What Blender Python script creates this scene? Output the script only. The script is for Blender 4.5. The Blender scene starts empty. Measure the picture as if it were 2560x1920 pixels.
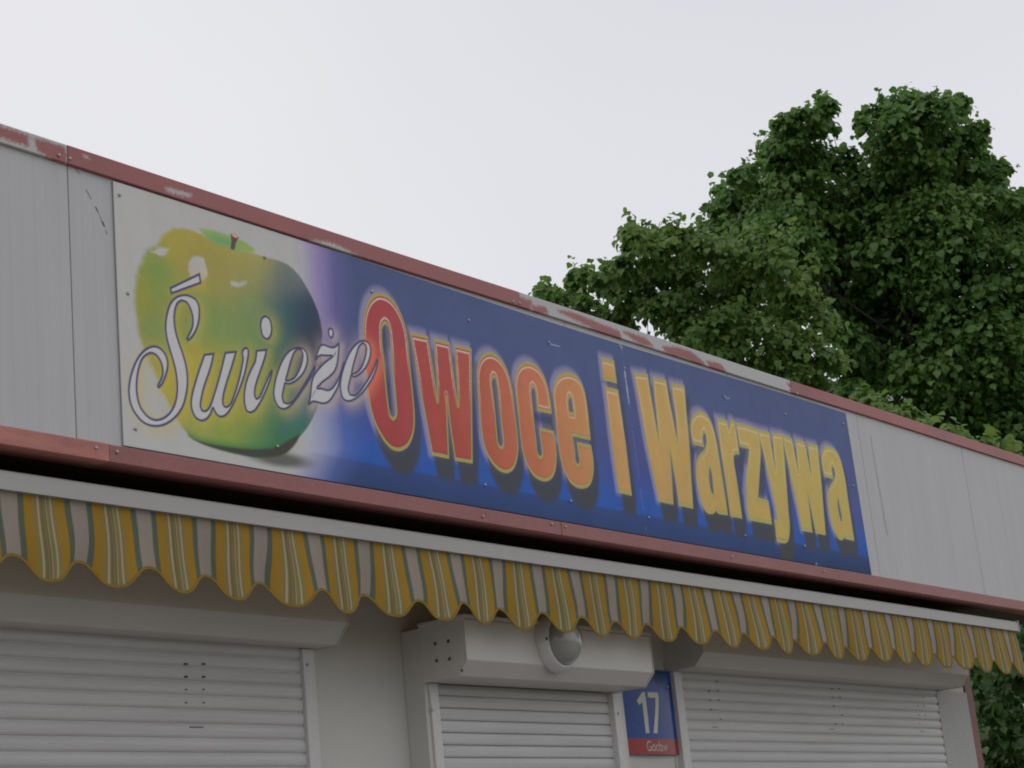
import bpy, bmesh, math, random
import numpy as np
from mathutils import Vector, Matrix

rnd = random.Random(7)
rng = np.random.default_rng(11)
sc = bpy.context.scene
COL = sc.collection

# ------------------------------------------------------------------ camera model
FPX, YAW, PIT, ROL = 4666.0, math.radians(53.8755), math.radians(15.6915), math.radians(-5.7224)
CX, CY = 1280.0, 960.0
CAM = np.array([0.0, -4.0, 1.6])
_f = np.array([math.sin(YAW)*math.cos(PIT), math.cos(YAW)*math.cos(PIT), math.sin(PIT)])
_r = np.array([math.cos(YAW), -math.sin(YAW), 0.0])
_u = np.cross(_r, _f)
_c, _s = math.cos(ROL), math.sin(ROL)
RT, UP, FW = _c*_r + _s*_u, -_s*_r + _c*_u, _f

def at(px, py, Y=0.0):
    """measured photo position -> point on the vertical plane y = Y"""
    v = FW*FPX + RT*(px-CX) - UP*(py-CY)
    return CAM + v*((Y-CAM[1])/v[1])
def atd(px, py, d):
    return CAM + d*(FW + RT*(px-CX)/FPX - UP*(py-CY)/FPX)
def pix(x, y, z):
    vx, vy, vz = x-CAM[0], y-CAM[1], z-CAM[2]
    d = vx*FW[0]+vy*FW[1]+vz*FW[2]
    return (CX+FPX*(vx*RT[0]+vy*RT[1]+vz*RT[2])/d, CY-FPX*(vx*UP[0]+vy*UP[1]+vz*UP[2])/d)

cam_d = bpy.data.cameras.new("camera")
cam = bpy.data.objects.new("camera", cam_d); COL.objects.link(cam)
cam_d.sensor_width = 36.0; cam_d.lens = FPX/2560.0*36.0
cam_d.clip_start = 0.05; cam_d.clip_end = 3000
M = Matrix(((RT[0], UP[0], -FW[0], CAM[0]), (RT[1], UP[1], -FW[1], CAM[1]), (RT[2], UP[2], -FW[2], CAM[2]), (0, 0, 0, 1)))
cam.matrix_world = M
sc.camera = cam

# ------------------------------------------------------------------ helpers
def lin(r, g, b):
    return tuple(((c/255.0)/12.92 if c/255.0 <= 0.04045 else ((c/255.0+0.055)/1.055)**2.4) for c in (r, g, b))
def lin_a(a):
    a = np.asarray(a, float)/255.0
    return np.where(a <= 0.04045, a/12.92, ((a+0.055)/1.055)**2.4)
def sstep(a, b, x):
    t = np.clip((x-a)/(b-a), 0, 1); return t*t*(3-2*t)

def tag(o, label=None, cat=None, group=None, kind=None):
    if label: o["label"] = label
    if cat: o["category"] = cat
    if group: o["group"] = group
    if kind: o["kind"] = kind
    return o
def empty(name, loc, label=None, cat=None, group=None):
    o = bpy.data.objects.new(name, None); COL.objects.link(o)
    o.location = loc; o.empty_display_size = 0.2
    tag(o, label, cat, group); return o
def link(name, me, mats, parent=None):
    o = bpy.data.objects.new(name, me); COL.objects.link(o)
    for m in (mats if isinstance(mats, (list, tuple)) else [mats]):
        me.materials.append(m)
    if parent is not None:
        o.parent = parent
        w = parent.location.copy(); p = parent.parent
        while p is not None: w += p.location; p = p.parent
        o.location = -w if me.get("world") else (0, 0, 0)
    return o
def obj(name, bm, mats, parent=None, smooth=False):
    me = bpy.data.meshes.new(name); me["world"] = 1
    bmesh.ops.recalc_face_normals(bm, faces=bm.faces[:])
    bm.to_mesh(me); bm.free()
    if smooth:
        me.polygons.foreach_set("use_smooth", [True]*len(me.polygons))
    return link(name, me, mats, parent)
def box(bm, x0, x1, y0, y1, z0, z1, bev=0.0, mi=0):
    r = bmesh.ops.create_cube(bm, size=1.0)
    vs = r["verts"]
    for v in vs:
        v.co = Vector((x0+(v.co.x+.5)*(x1-x0), y0+(v.co.y+.5)*(y1-y0), z0+(v.co.z+.5)*(z1-z0)))
    fs = set(f for v in vs for f in v.link_faces)
    if bev > 0:
        es = list(set(e for v in vs for e in v.link_edges))
        rr = bmesh.ops.bevel(bm, geom=es, offset=bev, segments=2, affect='EDGES', profile=0.5)
        fs = set(rr["faces"]) | set(f for f in fs if f.is_valid)
    for f in fs:
        if f.is_valid: f.material_index = mi
def prism_x(bm, prof, x0, x1, mi=0):
    """closed (y,z) profile extruded along x"""
    a = [bm.verts.new((x0, y, z)) for y, z in prof]; b = [bm.verts.new((x1, y, z)) for y, z in prof]
    n = len(prof)
    for i in range(n):
        f = bm.faces.new((a[i], a[(i+1) % n], b[(i+1) % n], b[i])); f.material_index = mi
    bm.faces.new(a).material_index = mi; bm.faces.new(b[::-1]).material_index = mi
def tube(bm, p0, p1, r0, r1, seg=8):
    p0, p1 = Vector(p0), Vector(p1); d = (p1-p0)
    if d.length < 1e-6: return
    d.normalize(); a = d.orthogonal().normalized(); b = d.cross(a)
    A = []; B = []
    for i in range(seg):
        t = 2*math.pi*i/seg; q = a*math.cos(t)+b*math.sin(t)
        A.append(bm.verts.new(p0+q*r0)); B.append(bm.verts.new(p1+q*r1))
    for i in range(seg):
        bm.faces.new((A[i], A[(i+1) % seg], B[(i+1) % seg], B[i]))
    bm.faces.new(A[::-1]); bm.faces.new(B)
def np_mesh(name, verts, faces_loops, loop_start, loop_total):
    me = bpy.data.meshes.new(name); me["world"] = 1
    me.vertices.add(len(verts)); me.vertices.foreach_set("co", np.asarray(verts, np.float32).ravel())
    me.loops.add(len(faces_loops)); me.loops.foreach_set("vertex_index", np.asarray(faces_loops, np.int32))
    me.polygons.add(len(loop_start))
    me.polygons.foreach_set("loop_start", np.asarray(loop_start, np.int32))
    try: me.polygons.foreach_set("loop_total", np.asarray(loop_total, np.int32))
    except Exception: pass
    me.update(calc_edges=True); me.validate()
    return me
def grid_faces(nx, ny, off=0, flip=False):
    i = np.arange(nx-1); j = np.arange(ny-1)
    J, I = np.meshgrid(j, i, indexing='ij')
    a = off+J*nx+I
    q = np.stack([a, a+1, a+1+nx, a+nx], -1).reshape(-1, 4)
    return q[:, ::-1] if flip else q

# ------------------------------------------------------------------ materials
def new_mat(name):
    m = bpy.data.materials.new(name); m.use_nodes = True
    nt = m.node_tree; b = nt.nodes["Principled BSDF"]
    return m, nt, b
def N(nt, t, **k):
    n = nt.nodes.new(t)
    for a, v in k.items():
        if a in n.bl_rna.properties.keys(): setattr(n, a, v)
        else: n.inputs[a].default_value = v
    return n
def paint(name, col, rough=0.5, var=0.12, scale=3.0, stretch=(1, 1, 1), dark=None, spec=0.4, bump=0.0, fine=0.05, fscale=60.0):
    """painted / coated surface with slow stains and fine grain"""
    m, nt, b = new_mat(name)
    tc = N(nt, "ShaderNodeTexCoord"); mp = N(nt, "ShaderNodeMapping"); mp.inputs["Scale"].default_value = stretch
    nt.links.new(tc.outputs["Object"], mp.inputs["Vector"])
    n1 = N(nt, "ShaderNodeTexNoise", Scale=scale, Detail=6.0, Roughness=0.6)
    n2 = N(nt, "ShaderNodeTexNoise", Scale=fscale, Detail=4.0)
    nt.links.new(mp.outputs[0], n1.inputs["Vector"]); nt.links.new(mp.outputs[0], n2.inputs["Vector"])
    d = dark if dark else tuple(c*(1-var*2) for c in col)
    r = N(nt, "ShaderNodeValToRGB")
    r.color_ramp.elements[0].position = 0.3; r.color_ramp.elements[1].position = 0.72
    r.color_ramp.elements[0].color = (*d, 1); r.color_ramp.elements[1].color = (*col, 1)
    nt.links.new(n1.outputs[0], r.inputs[0])
    mx = N(nt, "ShaderNodeMix", data_type='RGBA', blend_type='OVERLAY'); mx.inputs[0].default_value = fine*4
    nt.links.new(r.outputs[0], mx.inputs[6]); nt.links.new(n2.outputs[0], mx.inputs[7])
    nt.links.new(mx.outputs[2], b.inputs["Base Color"])
    b.inputs["Roughness"].default_value = rough; b.inputs["Specular IOR Level"].default_value = spec
    if bump:
        bp = N(nt, "ShaderNodeBump", Strength=bump, Distance=0.004)
        nt.links.new(n2.outputs[0], bp.inputs["Height"]); nt.links.new(bp.outputs[0], b.inputs["Normal"])
    return m
def plain(name, col, rough=0.5, metal=0.0, spec=0.5):
    m, nt, b = new_mat(name)
    tc = N(nt, "ShaderNodeTexCoord"); n1 = N(nt, "ShaderNodeTexNoise", Scale=25.0, Detail=3.0)
    nt.links.new(tc.outputs["Object"], n1.inputs["Vector"])
    r = N(nt, "ShaderNodeValToRGB")
    r.color_ramp.elements[0].color = (*[c*0.85 for c in col], 1); r.color_ramp.elements[1].color = (*[min(1, c*1.1) for c in col], 1)
    nt.links.new(n1.outputs[0], r.inputs[0]); nt.links.new(r.outputs[0], b.inputs["Base Color"])
    b.inputs["Roughness"].default_value = rough; b.inputs["Metallic"].default_value = metal
    b.inputs["Specular IOR Level"].default_value = spec
    return m

K = 0.46        # facade light level used to turn measured print tones into reflectances
WHITE = tuple(c/K for c in lin(143, 142, 144))
M_fascia = paint("coated_white_panel", (0.585, 0.58, 0.59), 0.55, 0.035, 2.2, (3.0, 1, 0.5), fine=0.02, fscale=140)
def add_streaks(m, lo=.965, hi=1.02):
    nt = m.node_tree; b = nt.nodes["Principled BSDF"]; src = b.inputs["Base Color"].links[0].from_socket
    tc = N(nt, "ShaderNodeTexCoord"); mp = N(nt, "ShaderNodeMapping"); mp.inputs["Scale"].default_value = (26, 1, .55)
    n = N(nt, "ShaderNodeTexNoise", Scale=1.0, Detail=5.0, Roughness=.62)
    nt.links.new(tc.outputs["Object"], mp.inputs[0]); nt.links.new(mp.outputs[0], n.inputs["Vector"])
    wv = N(nt, "ShaderNodeTexWave", wave_type='BANDS', bands_direction='X', Scale=7.2, Distortion=0.0)
    nt.links.new(tc.outputs["Object"], wv.inputs["Vector"])
    r1 = N(nt, "ShaderNodeMapRange"); r1.inputs[1].default_value = .3; r1.inputs[2].default_value = .7; r1.inputs[3].default_value = lo; r1.inputs[4].default_value = hi
    nt.links.new(n.outputs[0], r1.inputs[0])
    pw = N(nt, "ShaderNodeMath", operation='POWER'); pw.inputs[1].default_value = 9.0; nt.links.new(wv.outputs["Fac"], pw.inputs[0])
    r2 = N(nt, "ShaderNodeMapRange"); r2.inputs[3].default_value = 1.0; r2.inputs[4].default_value = .97; nt.links.new(pw.outputs[0], r2.inputs[0])
    mu = N(nt, "ShaderNodeMath", operation='MULTIPLY'); nt.links.new(r1.outputs[0], mu.inputs[0]); nt.links.new(r2.outputs[0], mu.inputs[1])
    mx = N(nt, "ShaderNodeMix", data_type='RGBA', blend_type='MULTIPLY'); mx.inputs[0].default_value = 1
    nt.links.new(src, mx.inputs[6]); nt.links.new(mu.outputs[0], mx.inputs[7]); nt.links.new(mx.outputs[2], b.inputs["Base Color"])
    n3 = N(nt, "ShaderNodeTexNoise", Scale=1.7, Detail=2.0); nt.links.new(tc.outputs["Object"], n3.inputs["Vector"])
    bp = N(nt, "ShaderNodeBump", Strength=.25, Distance=.02); nt.links.new(n3.outputs[0], bp.inputs["Height"]); nt.links.new(bp.outputs[0], b.inputs["Normal"])
add_streaks(M_fascia)
M_wall = paint("white_wall_panel", (0.64, 0.63, 0.60), 0.6, 0.04, 1.6, (1, 1, 0.6), fine=.015, fscale=120)
M_pvc = paint("white_shutter_slat", (0.64, 0.63, 0.63), 0.45, 0.08, 3.0, (0.5, 1, 9.0), fine=.03)
M_box = paint("white_shutter_box", (0.66, 0.64, 0.61), 0.4, 0.04, 2.0, (0.6, 1, 1), fine=.015)
M_rail = paint("white_guide_rail", (0.68, 0.67, 0.66), 0.4, 0.04, 3.0)
M_side = paint("shade_toned_side_panel", (0.46, 0.455, 0.44), 0.6, 0.05, 2.0, (3, 1, .5))  # white panel; its shading is put into the grey base colour
M_dark = plain("dark_void_board", (0.018, 0.014, 0.012), 0.9)
M_soffit = plain("brown_soffit_board", (0.07, 0.042, 0.027), 0.8)
M_brown = plain("brown_inner_wall", (0.10, 0.07, 0.045), 0.8)
M_bar = paint("grey_awning_bar", (0.46, 0.45, 0.435), 0.4, 0.04, 3.0, (0.3, 1, 1), fine=.012)
M_screw = plain("screw_head", (0.42, 0.42, 0.44), 0.35, 0.6)
M_hole = plain("dark_slot", (0.10, 0.095, 0.09), 0.8)
M_redc = paint("red_corner_trim", (0.23, 0.085, 0.08), 0.5, 0.10, 6.0)
M_redp = paint("faded_pinkish_trim", (0.56, 0.23, 0.19), 0.5, 0.13, 5.0, (1, 1, 4), dark=(0.42, 0.15, 0.135))
M_redb = paint("brownish_red_trim", (0.38, 0.150, 0.145), 0.5, 0.09, 3.0, (1, 1, 2), dark=(0.31, 0.120, 0.115))
M_roof = plain("grey_roofing_felt", (0.12, 0.12, 0.12), 0.9)
M_pave = paint("reddish_concrete_paving", (0.215, 0.192, 0.172), 0.85, 0.12, 1.2, bump=0.3)
M_grass = paint("lawn", (0.075, 0.115, 0.035), 0.9, 0.2, 0.6)

# ------------------------------------------------------------------ polygon distance fields
def smooth_poly(pts, sub=6, corner=48.0):
    P = np.asarray(pts, float); n = len(P); out = []
    d = np.roll(P, -1, 0)-P; L = np.hypot(d[:, 0], d[:, 1])+1e-9; u = d/L[:, None]
    up = np.roll(u, 1, 0)
    ang = np.degrees(np.arccos(np.clip((u*up).sum(1), -1, 1)))
    for i in range(n):
        j = (i+1) % n
        ti = u[i] if ang[i] > corner else (u[i]+up[i])/(np.hypot(*(u[i]+up[i]))+1e-9)
        tj = u[i] if ang[j] > corner else (u[j]+up[j])/(np.hypot(*(u[j]+up[j]))+1e-9)
        if ang[i] > corner and ang[j] > corner:
            out.append(P[i]); continue
        for k in range(sub):
            t = k/sub
            h = (2*t**3-3*t*t+1)*P[i]+(t**3-2*t*t+t)*ti*L[i]+(-2*t**3+3*t*t)*P[j]+(t**3-t*t)*tj*L[i]
            out.append(h)
    return np.array(out)
def sdf(polys, X, Z):
    """signed distance (negative inside), even-odd over all the contours"""
    d2 = np.full(X.shape, 1e9); ins = np.zeros(X.shape, bool)
    for P in polys:
        A = P; B = np.roll(P, -1, 0)
        for a, b in zip(A, B):
            ex, ez = b[0]-a[0], b[1]-a[1]; ll = ex*ex+ez*ez
            if ll < 1e-14: continue
            wx, wz = X-a[0], Z-a[1]
            t = np.clip((wx*ex+wz*ez)/ll, 0, 1)
            d2 = np.minimum(d2, (wx-ex*t)**2+(wz-ez*t)**2)
            if ez != 0:
                c = (Z >= min(a[1], b[1])) & (Z < max(a[1], b[1]))
                xc = a[0]+(Z-a[1])*ex/ez
                ins ^= c & (X < xc)
    d = np.sqrt(d2)
    return np.where(ins, -d, d)
def C6(ox, oy, pts, s=640/2212.0):
    return [(ox+x*s, oy+y*s) for x, y in pts]
def C3(ox, oy, pts):
    return C6(ox, oy, pts, 320/2212.0)
R2 = lambda p: C6(260, 480, p)
R3 = lambda p: C6(280, 760, p)
R4 = lambda p: C6(860, 680, p)
R5 = lambda p: C6(1100, 860, p)
R6 = lambda p: C6(1540, 880, p)
Z2 = lambda p: C3(620, 780, p)
Y3 = lambda p: C3(1740, 1000, p)
Y4 = lambda p: C3(1880, 1060, p)
Y5 = lambda p: C3(1860, 1180, p)
YS = -0.008      # front of the printed board
def toplane(px, Y=YS):
    return [tuple(at(x, y, Y)[[0, 2]]) for x, y in px]

# ------------------------------------------------------------------ the printed board
NX, NZ = 1900, 410
c_tl, c_tr, c_bl, c_br = (3.545, 3.822), (8.243, 3.808), (3.544, 2.998), (8.262, 2.997)
su = np.linspace(0, 1, NX)[None, :]; sv = np.linspace(0, 1, NZ)[:, None]
top_wave = 0.004*np.sin(su*9.0)-0.006*np.sin(su*math.pi)
GX = (c_bl[0]*(1-su)+c_br[0]*su)*(1-sv)+(c_tl[0]*(1-su)+c_tr[0]*su)*sv
GZ = (c_bl[1]*(1-su)+c_br[1]*su)*(1-sv)+(c_tl[1]*(1-su)+c_tr[1]*su+top_wave)*sv
PX, PY = pix(GX, YS, GZ)

def vnoise(X, Z, s, seed):
    r = np.random.default_rng(seed); T = r.random((64, 64))
    x, z = X*s, Z*s; xi, zi = np.floor(x).astype(int), np.floor(z).astype(int)
    fx, fz = x-xi, z-zi; fx = fx*fx*(3-2*fx); fz = fz*fz*(3-2*fz)
    g = lambda a, b: T[a % 64, b % 64]
    return (g(xi, zi)*(1-fx)+g(xi+1, zi)*fx)*(1-fz)+(g(xi, zi+1)*(1-fx)+g(xi+1, zi+1)*fx)*fz
def fbm(X, Z, s, seed):
    return vnoise(X, Z, s, seed)*.55+vnoise(X, Z, s*2.1, seed+1)*.3+vnoise(X, Z, s*4.3, seed+2)*.15

def board_colours():
    C = np.empty((NZ, NX, 3))
    # ground tint of the print
    stops_z = [2.99, 3.04, 3.079, 3.088, 3.14, 3.22, 3.32, 3.5, 3.66, 3.83]
    cols = lin_a([(42, 58, 92), (46, 62, 102), (47, 66, 110), (42, 76, 142), (46, 77, 142), (58, 74, 130), (66, 74, 120), (69, 76, 114), (70, 79, 113), (69, 78, 109)])
    navy = np.stack([np.interp(GZ, stops_z, cols[:, k]) for k in range(3)], -1)
    right = sstep(6.6, 8.3, GX)[..., None]
    navy = navy*(1-right*0.25*(sstep(3.2, 3.0, GZ)[..., None]))
    navy = navy*(1+(fbm(GX, GZ, 6, 3)-.5)[..., None]*0.16)
    tx = PX-np.interp(PY, [560, 760, 950, 1120, 1220], [728, 742, 745, 752, 700])
    ts = np.clip(tx/np.interp(PY, [560, 900, 1120, 1220], [165, 150, 185, 190]), 0, 1)
    wz = [0, 0.12, 0.34, 0.62]
    wc = lin_a([(153, 152, 150), (150, 146, 155), (128, 118, 152), (90, 86, 130)])
    base = np.stack([np.interp(ts, wz, wc[:, k]) for k in range(3)], -1)
    low = sstep(900, 1080, PY)[..., None]
    wc2 = lin_a([(152, 152, 150), (150, 150, 158), (128, 132, 160), (74, 92, 148)])
    base2 = np.stack([np.interp(ts, wz, wc2[:, k]) for k in range(3)], -1)
    base = base*(1-low)+base2*low
    floor = sstep(3.09, 3.078, GZ)[..., None]*np.clip(ts*1.5, 0, 1)[..., None]
    base = base*(1-floor*0.45)+floor*0.45*lin_a((70, 70, 105))
    k = sstep(0.5, 1.0, ts)[..., None]
    C[:] = base*(1-k)+navy*k

    def over(mask, col):
        nonlocal C
        C = C*(1-mask[..., None])+np.asarray(col)*mask[..., None]
    def field(polys, pad=0.13, ax=1.0):
        """distance field of a traced shape on its own window of the grid"""
        pl = [np.array(toplane(smooth_poly(p))) for p in polys]
        lo = np.min([p.min(0) for p in pl], 0)-pad; hi = np.max([p.max(0) for p in pl], 0)+pad
        i0, i1 = np.searchsorted(GX[0], [lo[0], hi[0]]); i1 = min(NX, i1+1); i0 = max(0, i0-1)
        zc = GZ[:, 0]; j0, j1 = np.searchsorted(zc, [lo[1], hi[1]]); j0 = max(0, j0-3); j1 = min(NZ, j1+4)
        sl = (slice(j0, j1), slice(i0, i1))
        q = np.array([ax, 1.0])
        return sl, sdf([p*q for p in pl], GX[sl]*ax, GZ[sl])
    def put(sl, mask, col):
        C[sl] = C[sl]*(1-mask[..., None])+np.asarray(col)*mask[..., None]

    # ---- apple shadow on the printed floor
    d = np.hypot((PX-700)/95.0, (PY-1148-(PX-700)*0.14)/24.0)
    over(0.85*sstep(1.15, 0.35, d), lin_a((66, 65, 60)))
    # ---- apple
    apple = R2([(268, 850), (285, 720), (330, 590), (370, 510), (470, 440), (500, 385), (560, 335), (640, 312), (720, 322), (800, 345), (900, 400), (1050, 455), (1200, 505), (1310, 535), (1400, 565),
                (1500, 590), (1590, 630), (1680, 715), (1755, 830), (1820, 960), (1865, 1090), (1886, 1230)]) \
        + R3([(1813, 320), (1812, 600), (1795, 800), (1770, 905), (1735, 985), (1690, 1065), (1620, 1150), (1550, 1235), (1500, 1290), (1300, 1330), (1100, 1302), (900, 1252), (760, 1200), (680, 1155),
              (635, 1095), (590, 1040), (500, 885), (440, 770), (380, 620), (330, 520), (270, 370), (230, 240), (207, 100)])
    sl, d = field([apple])
    px, py = PX[sl], PY[sl]
    cp = [(350, 720, 150, 136, 60), (348, 880, 152, 140, 70), (388, 700, 114, 138, 74), (400, 850, 114, 134, 80), (440, 600, 158, 144, 66), (520, 560, 166, 148, 66), (600, 590, 160, 146, 76), (560, 700, 150, 138, 76),
          (640, 640, 158, 144, 82), (500, 650, 150, 136, 72), (590, 850, 124, 138, 80), (620, 780, 124, 136, 84), (645, 700, 140, 138, 84), (555, 920, 142, 138, 68), (655, 840, 94, 130, 82), (685, 790, 88, 112, 96), (700, 715, 102, 108, 98),
          (735, 680, 112, 114, 112), (722, 775, 44, 76, 90), (760, 790, 60, 66, 80), (785, 870, 62, 63, 76), (712, 900, 50, 84, 90), (795, 940, 66, 70, 84), (500, 1000, 166, 150, 72), (600, 1020, 150, 144, 68), (560, 1070, 124, 144, 66),
          (650, 1070, 98, 132, 72), (500, 1070, 138, 144, 76), (725, 1050, 66, 108, 96), (760, 1010, 76, 102, 102), (700, 1090, 60, 100, 78), (480, 940, 166, 150, 64), (420, 930, 162, 148, 66), (520, 790, 120, 138, 78), (455, 760, 130, 134, 72),
          (690, 960, 96, 124, 84), (640, 960, 132, 140, 72)]
    W = np.zeros(px.shape); A = np.zeros(px.shape+(3,))
    wob = (fbm(GX[sl], GZ[sl], 5, 21)-.5)*12
    for x, y, r, g, b in cp:
        w = np.exp(-(((px+wob-x)/44.0)**2+((py-y-wob)/54.0)**2))+1e-6/(1+((px-x)**2+(py-y)**2)*1e-3)
        W += w; A += w[..., None]*lin_a((r, g, b))
    A /= W[..., None]
    A = A*np.array([.81, .85, .94])
    A *= (1+(vnoise(GX[sl], GZ[sl], 45, 5)-.5)[..., None]*0.06*sstep(780, 640, px)[..., None])
    rag = (fbm(GX[sl], GZ[sl], 60, 8)-.5)*0.012*sstep(560, 380, px)*1.0+(fbm(GX[sl], GZ[sl], 40, 9)-.5)*0.018*sstep(640, 500, py)
    soft = 0.004+0.010*sstep(520, 340, px)
    put(sl, sstep(soft, -soft, d+rag), A)
    def blob(poly, col, soft=0.004, rg=0.0, a=1.0):
        s2, dd = field([poly], 0.05)
        put(s2, a*sstep(soft, -soft, dd+rg*(fbm(GX[s2], GZ[s2], 50, 12)-.5)), lin_a(col))
    under = R3([(655, 1138), (720, 1172), (820, 1200), (950, 1225), (1150, 1250), (1300, 1252), (1420, 1235), (1520, 1180), (1620, 1120), (1600, 1185), (1500, 1290), (1300, 1328), (1100, 1300), (900, 1250), (760, 1200)])
    s2, dd = field([under], 0.06)
    put(s2, 0.6*sstep(0.028, 0.0, dd)*(sdf([np.array(toplane(smooth_poly(apple)))], GX[s2], GZ[s2]) < 0), lin_a((52, 105, 62)))
    put(s2, sstep(0.006, -0.006, dd), lin_a((62, 61, 56)))
    dip = R2([(815, 315), (900, 322), (1060, 368), (1200, 422), (1310, 497), (1290, 522), (1180, 512), (1050, 472), (950, 432), (870, 375)])
    blob(dip, (128, 146, 86), 0.006); blob(R2([(880, 370), (980, 372), (1090, 420), (1160, 480), (1050, 468), (950, 428)]), (98, 138, 92), 0.02)
    blob(R2([(1093, 360), (1130, 362), (1165, 392), (1140, 440), (1128, 502), (1093, 492), (1099, 430)]), (82, 68, 64), 0.003)
    blob(R2([(1100, 360), (1130, 362), (1160, 388), (1140, 398), (1112, 380)]), (178, 140, 124), 0.003)
    for pl in ([(725, 600), (760, 565), (860, 560), (875, 620), (895, 680), (880, 750), (830, 765), (745, 725), (730, 650)], [(1100, 770), (1150, 780), (1230, 770), (1235, 800), (1160, 825), (1105, 805)],
               [(412, 520), (470, 478), (560, 490), (520, 540), (480, 557)]):
        blob(R2(pl), (155, 153, 150), 0.006, 0.014)

    # ---- block lettering
    G = []
    def glyph(ch, outer, *holes): G.append((ch, [outer]+list(holes)))
    glyph('O', R4([(165, 480), (172, 380), (195, 285), (235, 215), (290, 179), (350, 187), (420, 240), (480, 335), (525, 450), (550, 580), (566, 740), (585, 930), (602, 1110), (612, 1260), (606, 1370), (585, 1450), (550, 1512), (510, 1540), (470, 1549),
                   (420, 1535), (370, 1492), (320, 1420), (270, 1320), (235, 1215), (215, 1110), (200, 950), (186, 800), (172, 640)]),
          R4([(328, 520), (334, 475), (356, 450), (378, 466), (392, 520), (402, 640), (416, 810), (435, 1000), (446, 1150), (447, 1225), (425, 1256), (402, 1235), (388, 1170), (372, 1030), (350, 800)]))
    glyph('w', R4([(568, 515), (725, 550), (752, 720), (782, 920), (808, 1110), (797, 900), (785, 730), (775, 572), (912, 605), (935, 780), (960, 980), (985, 1150), (975, 950), (962, 780), (955, 622), (1102, 660), (1106, 1000), (1108, 1300), (1112, 1655),
                   (960, 1630), (925, 1400), (887, 1085), (898, 1340), (910, 1615), (762, 1585), (715, 1330), (665, 1060), (620, 800)]))
    glyph('o', R5([(318, 300), (320, 220), (340, 140), (375, 88), (420, 68), (470, 80), (520, 122), (565, 190), (595, 265), (617, 350), (632, 440), (645, 560), (660, 700), (672, 820), (677, 900), (672, 970), (655, 1040), (630, 1088), (600, 1110), (570, 1115), (525, 1102),
                   (475, 1062), (430, 1000), (395, 930), (370, 840), (356, 740), (343, 600), (328, 440)]),
          R5([(452, 315), (463, 290), (480, 300), (490, 350), (512, 540), (530, 700), (545, 840), (541, 873), (525, 883), (508, 865), (494, 760), (475, 560), (458, 400)]))
    glyph('c', R5([(967, 605), (955, 500), (940, 405), (920, 330), (890, 260), (850, 202), (800, 165), (755, 152), (705, 166), (670, 208), (650, 280), (646, 360), (660, 500), (680, 660), (695, 800), (712, 920), (738, 1012), (775, 1092), (820, 1150), (870, 1180), (915, 1187),
                   (955, 1172), (985, 1130), (1003, 1060), (1008, 970), (1000, 880), (983, 752), (857, 720), (868, 820), (882, 920), (882, 955), (865, 970), (848, 948), (835, 850), (815, 680), (800, 520), (791, 420), (794, 385), (806, 376), (819, 395), (829, 470), (840, 578)]))
    glyph('e', R5([(1302, 833), (1292, 720), (1280, 600), (1265, 480), (1245, 390), (1215, 318), (1170, 268), (1120, 246), (1070, 248), (1028, 268), (995, 312), (978, 380), (977, 450), (990, 580), (1005, 720), (1020, 860), (1036, 970), (1056, 1052), (1087, 1132), (1130, 1200),
                   (1180, 1240), (1230, 1250), (1280, 1235), (1310, 1190), (1325, 1120), (1328, 1040), (1320, 960), (1305, 872), (1182, 845), (1193, 930), (1204, 1010), (1200, 1032), (1186, 1036), (1174, 1010), (1166, 920), (1146, 798)]),
          R5([(1113, 480), (1123, 464), (1135, 475), (1143, 520), (1152, 592), (1120, 584)]))
    glyph('i', R5([(1423, 362), (1540, 395), (1572, 620), (1605, 860), (1658, 1312), (1545, 1285), (1515, 1080), (1480, 830), (1450, 580)]))
    glyph('i', R5([(1390, 112), (1505, 143), (1530, 342), (1413, 312)]))
    glyph('W', R6([(152, 172), (275, 190), (300, 360), (335, 560), (368, 750), (350, 560), (330, 380), (318, 213), (435, 240), (460, 400), (495, 580), (530, 765), (515, 560), (492, 400), (478, 265), (592, 290), (610, 520), (632, 760), (650, 1060), (668, 1355),
                   (545, 1328), (508, 1090), (467, 850), (484, 1090), (498, 1320), (370, 1295), (320, 1060), (270, 830), (210, 480)]))
    glyph('a', R6([(968, 1412), (945, 1250), (915, 1060), (890, 900), (868, 765), (845, 665), (812, 580), (772, 530), (735, 510), (695, 516), (660, 552), (643, 620), (647, 705), (665, 800), (762, 822), (752, 745), (757, 706), (766, 700), (775, 722), (779, 785),
                   (765, 838), (735, 870), (710, 905), (695, 960), (690, 1030), (697, 1120), (717, 1230), (747, 1330), (782, 1386), (815, 1402), (845, 1395), (866, 1372), (878, 1392)]),
          R6([(806, 1010), (814, 1003), (824, 1040), (840, 1180), (843, 1220), (834, 1228), (820, 1190), (806, 1080)]))
    glyph('r', Y3([(355, 300), (530, 345), (562, 480), (598, 335), (655, 340), (685, 470), (720, 700), (755, 945), (690, 936), (660, 962), (655, 1050), (690, 1280), (745, 1640)]) + R6([(1092, 1440), (988, 1422), (940, 1080), (900, 820)]))
    glyph('z', Y3([(685, 388), (880, 432), (1070, 500), (1085, 580), (1105, 720), (1120, 860), (1100, 1300), (1078, 1640)]) + Y5([(245, 435), (420, 490), (452, 670), (485, 910), (92, 835), (62, 700), (42, 500), (52, 250)]) + Y3([(852, 1640), (875, 1200), (903, 970), (915, 850), (755, 805)]))
    glyph('y', Y4([(85, 85), (300, 135), (335, 360), (400, 760), (365, 400), (345, 140), (535, 175), (545, 370), (572, 700), (602, 1100), (640, 1640)]) + Y5([(775, 700), (792, 950), (785, 1085), (765, 1180), (735, 1222), (690, 1234), (575, 1207), (550, 1050), (535, 930), (520, 825), (572, 818), (550, 660), (500, 430), (405, 0)]) + Y4([(200, 530)]))
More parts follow.
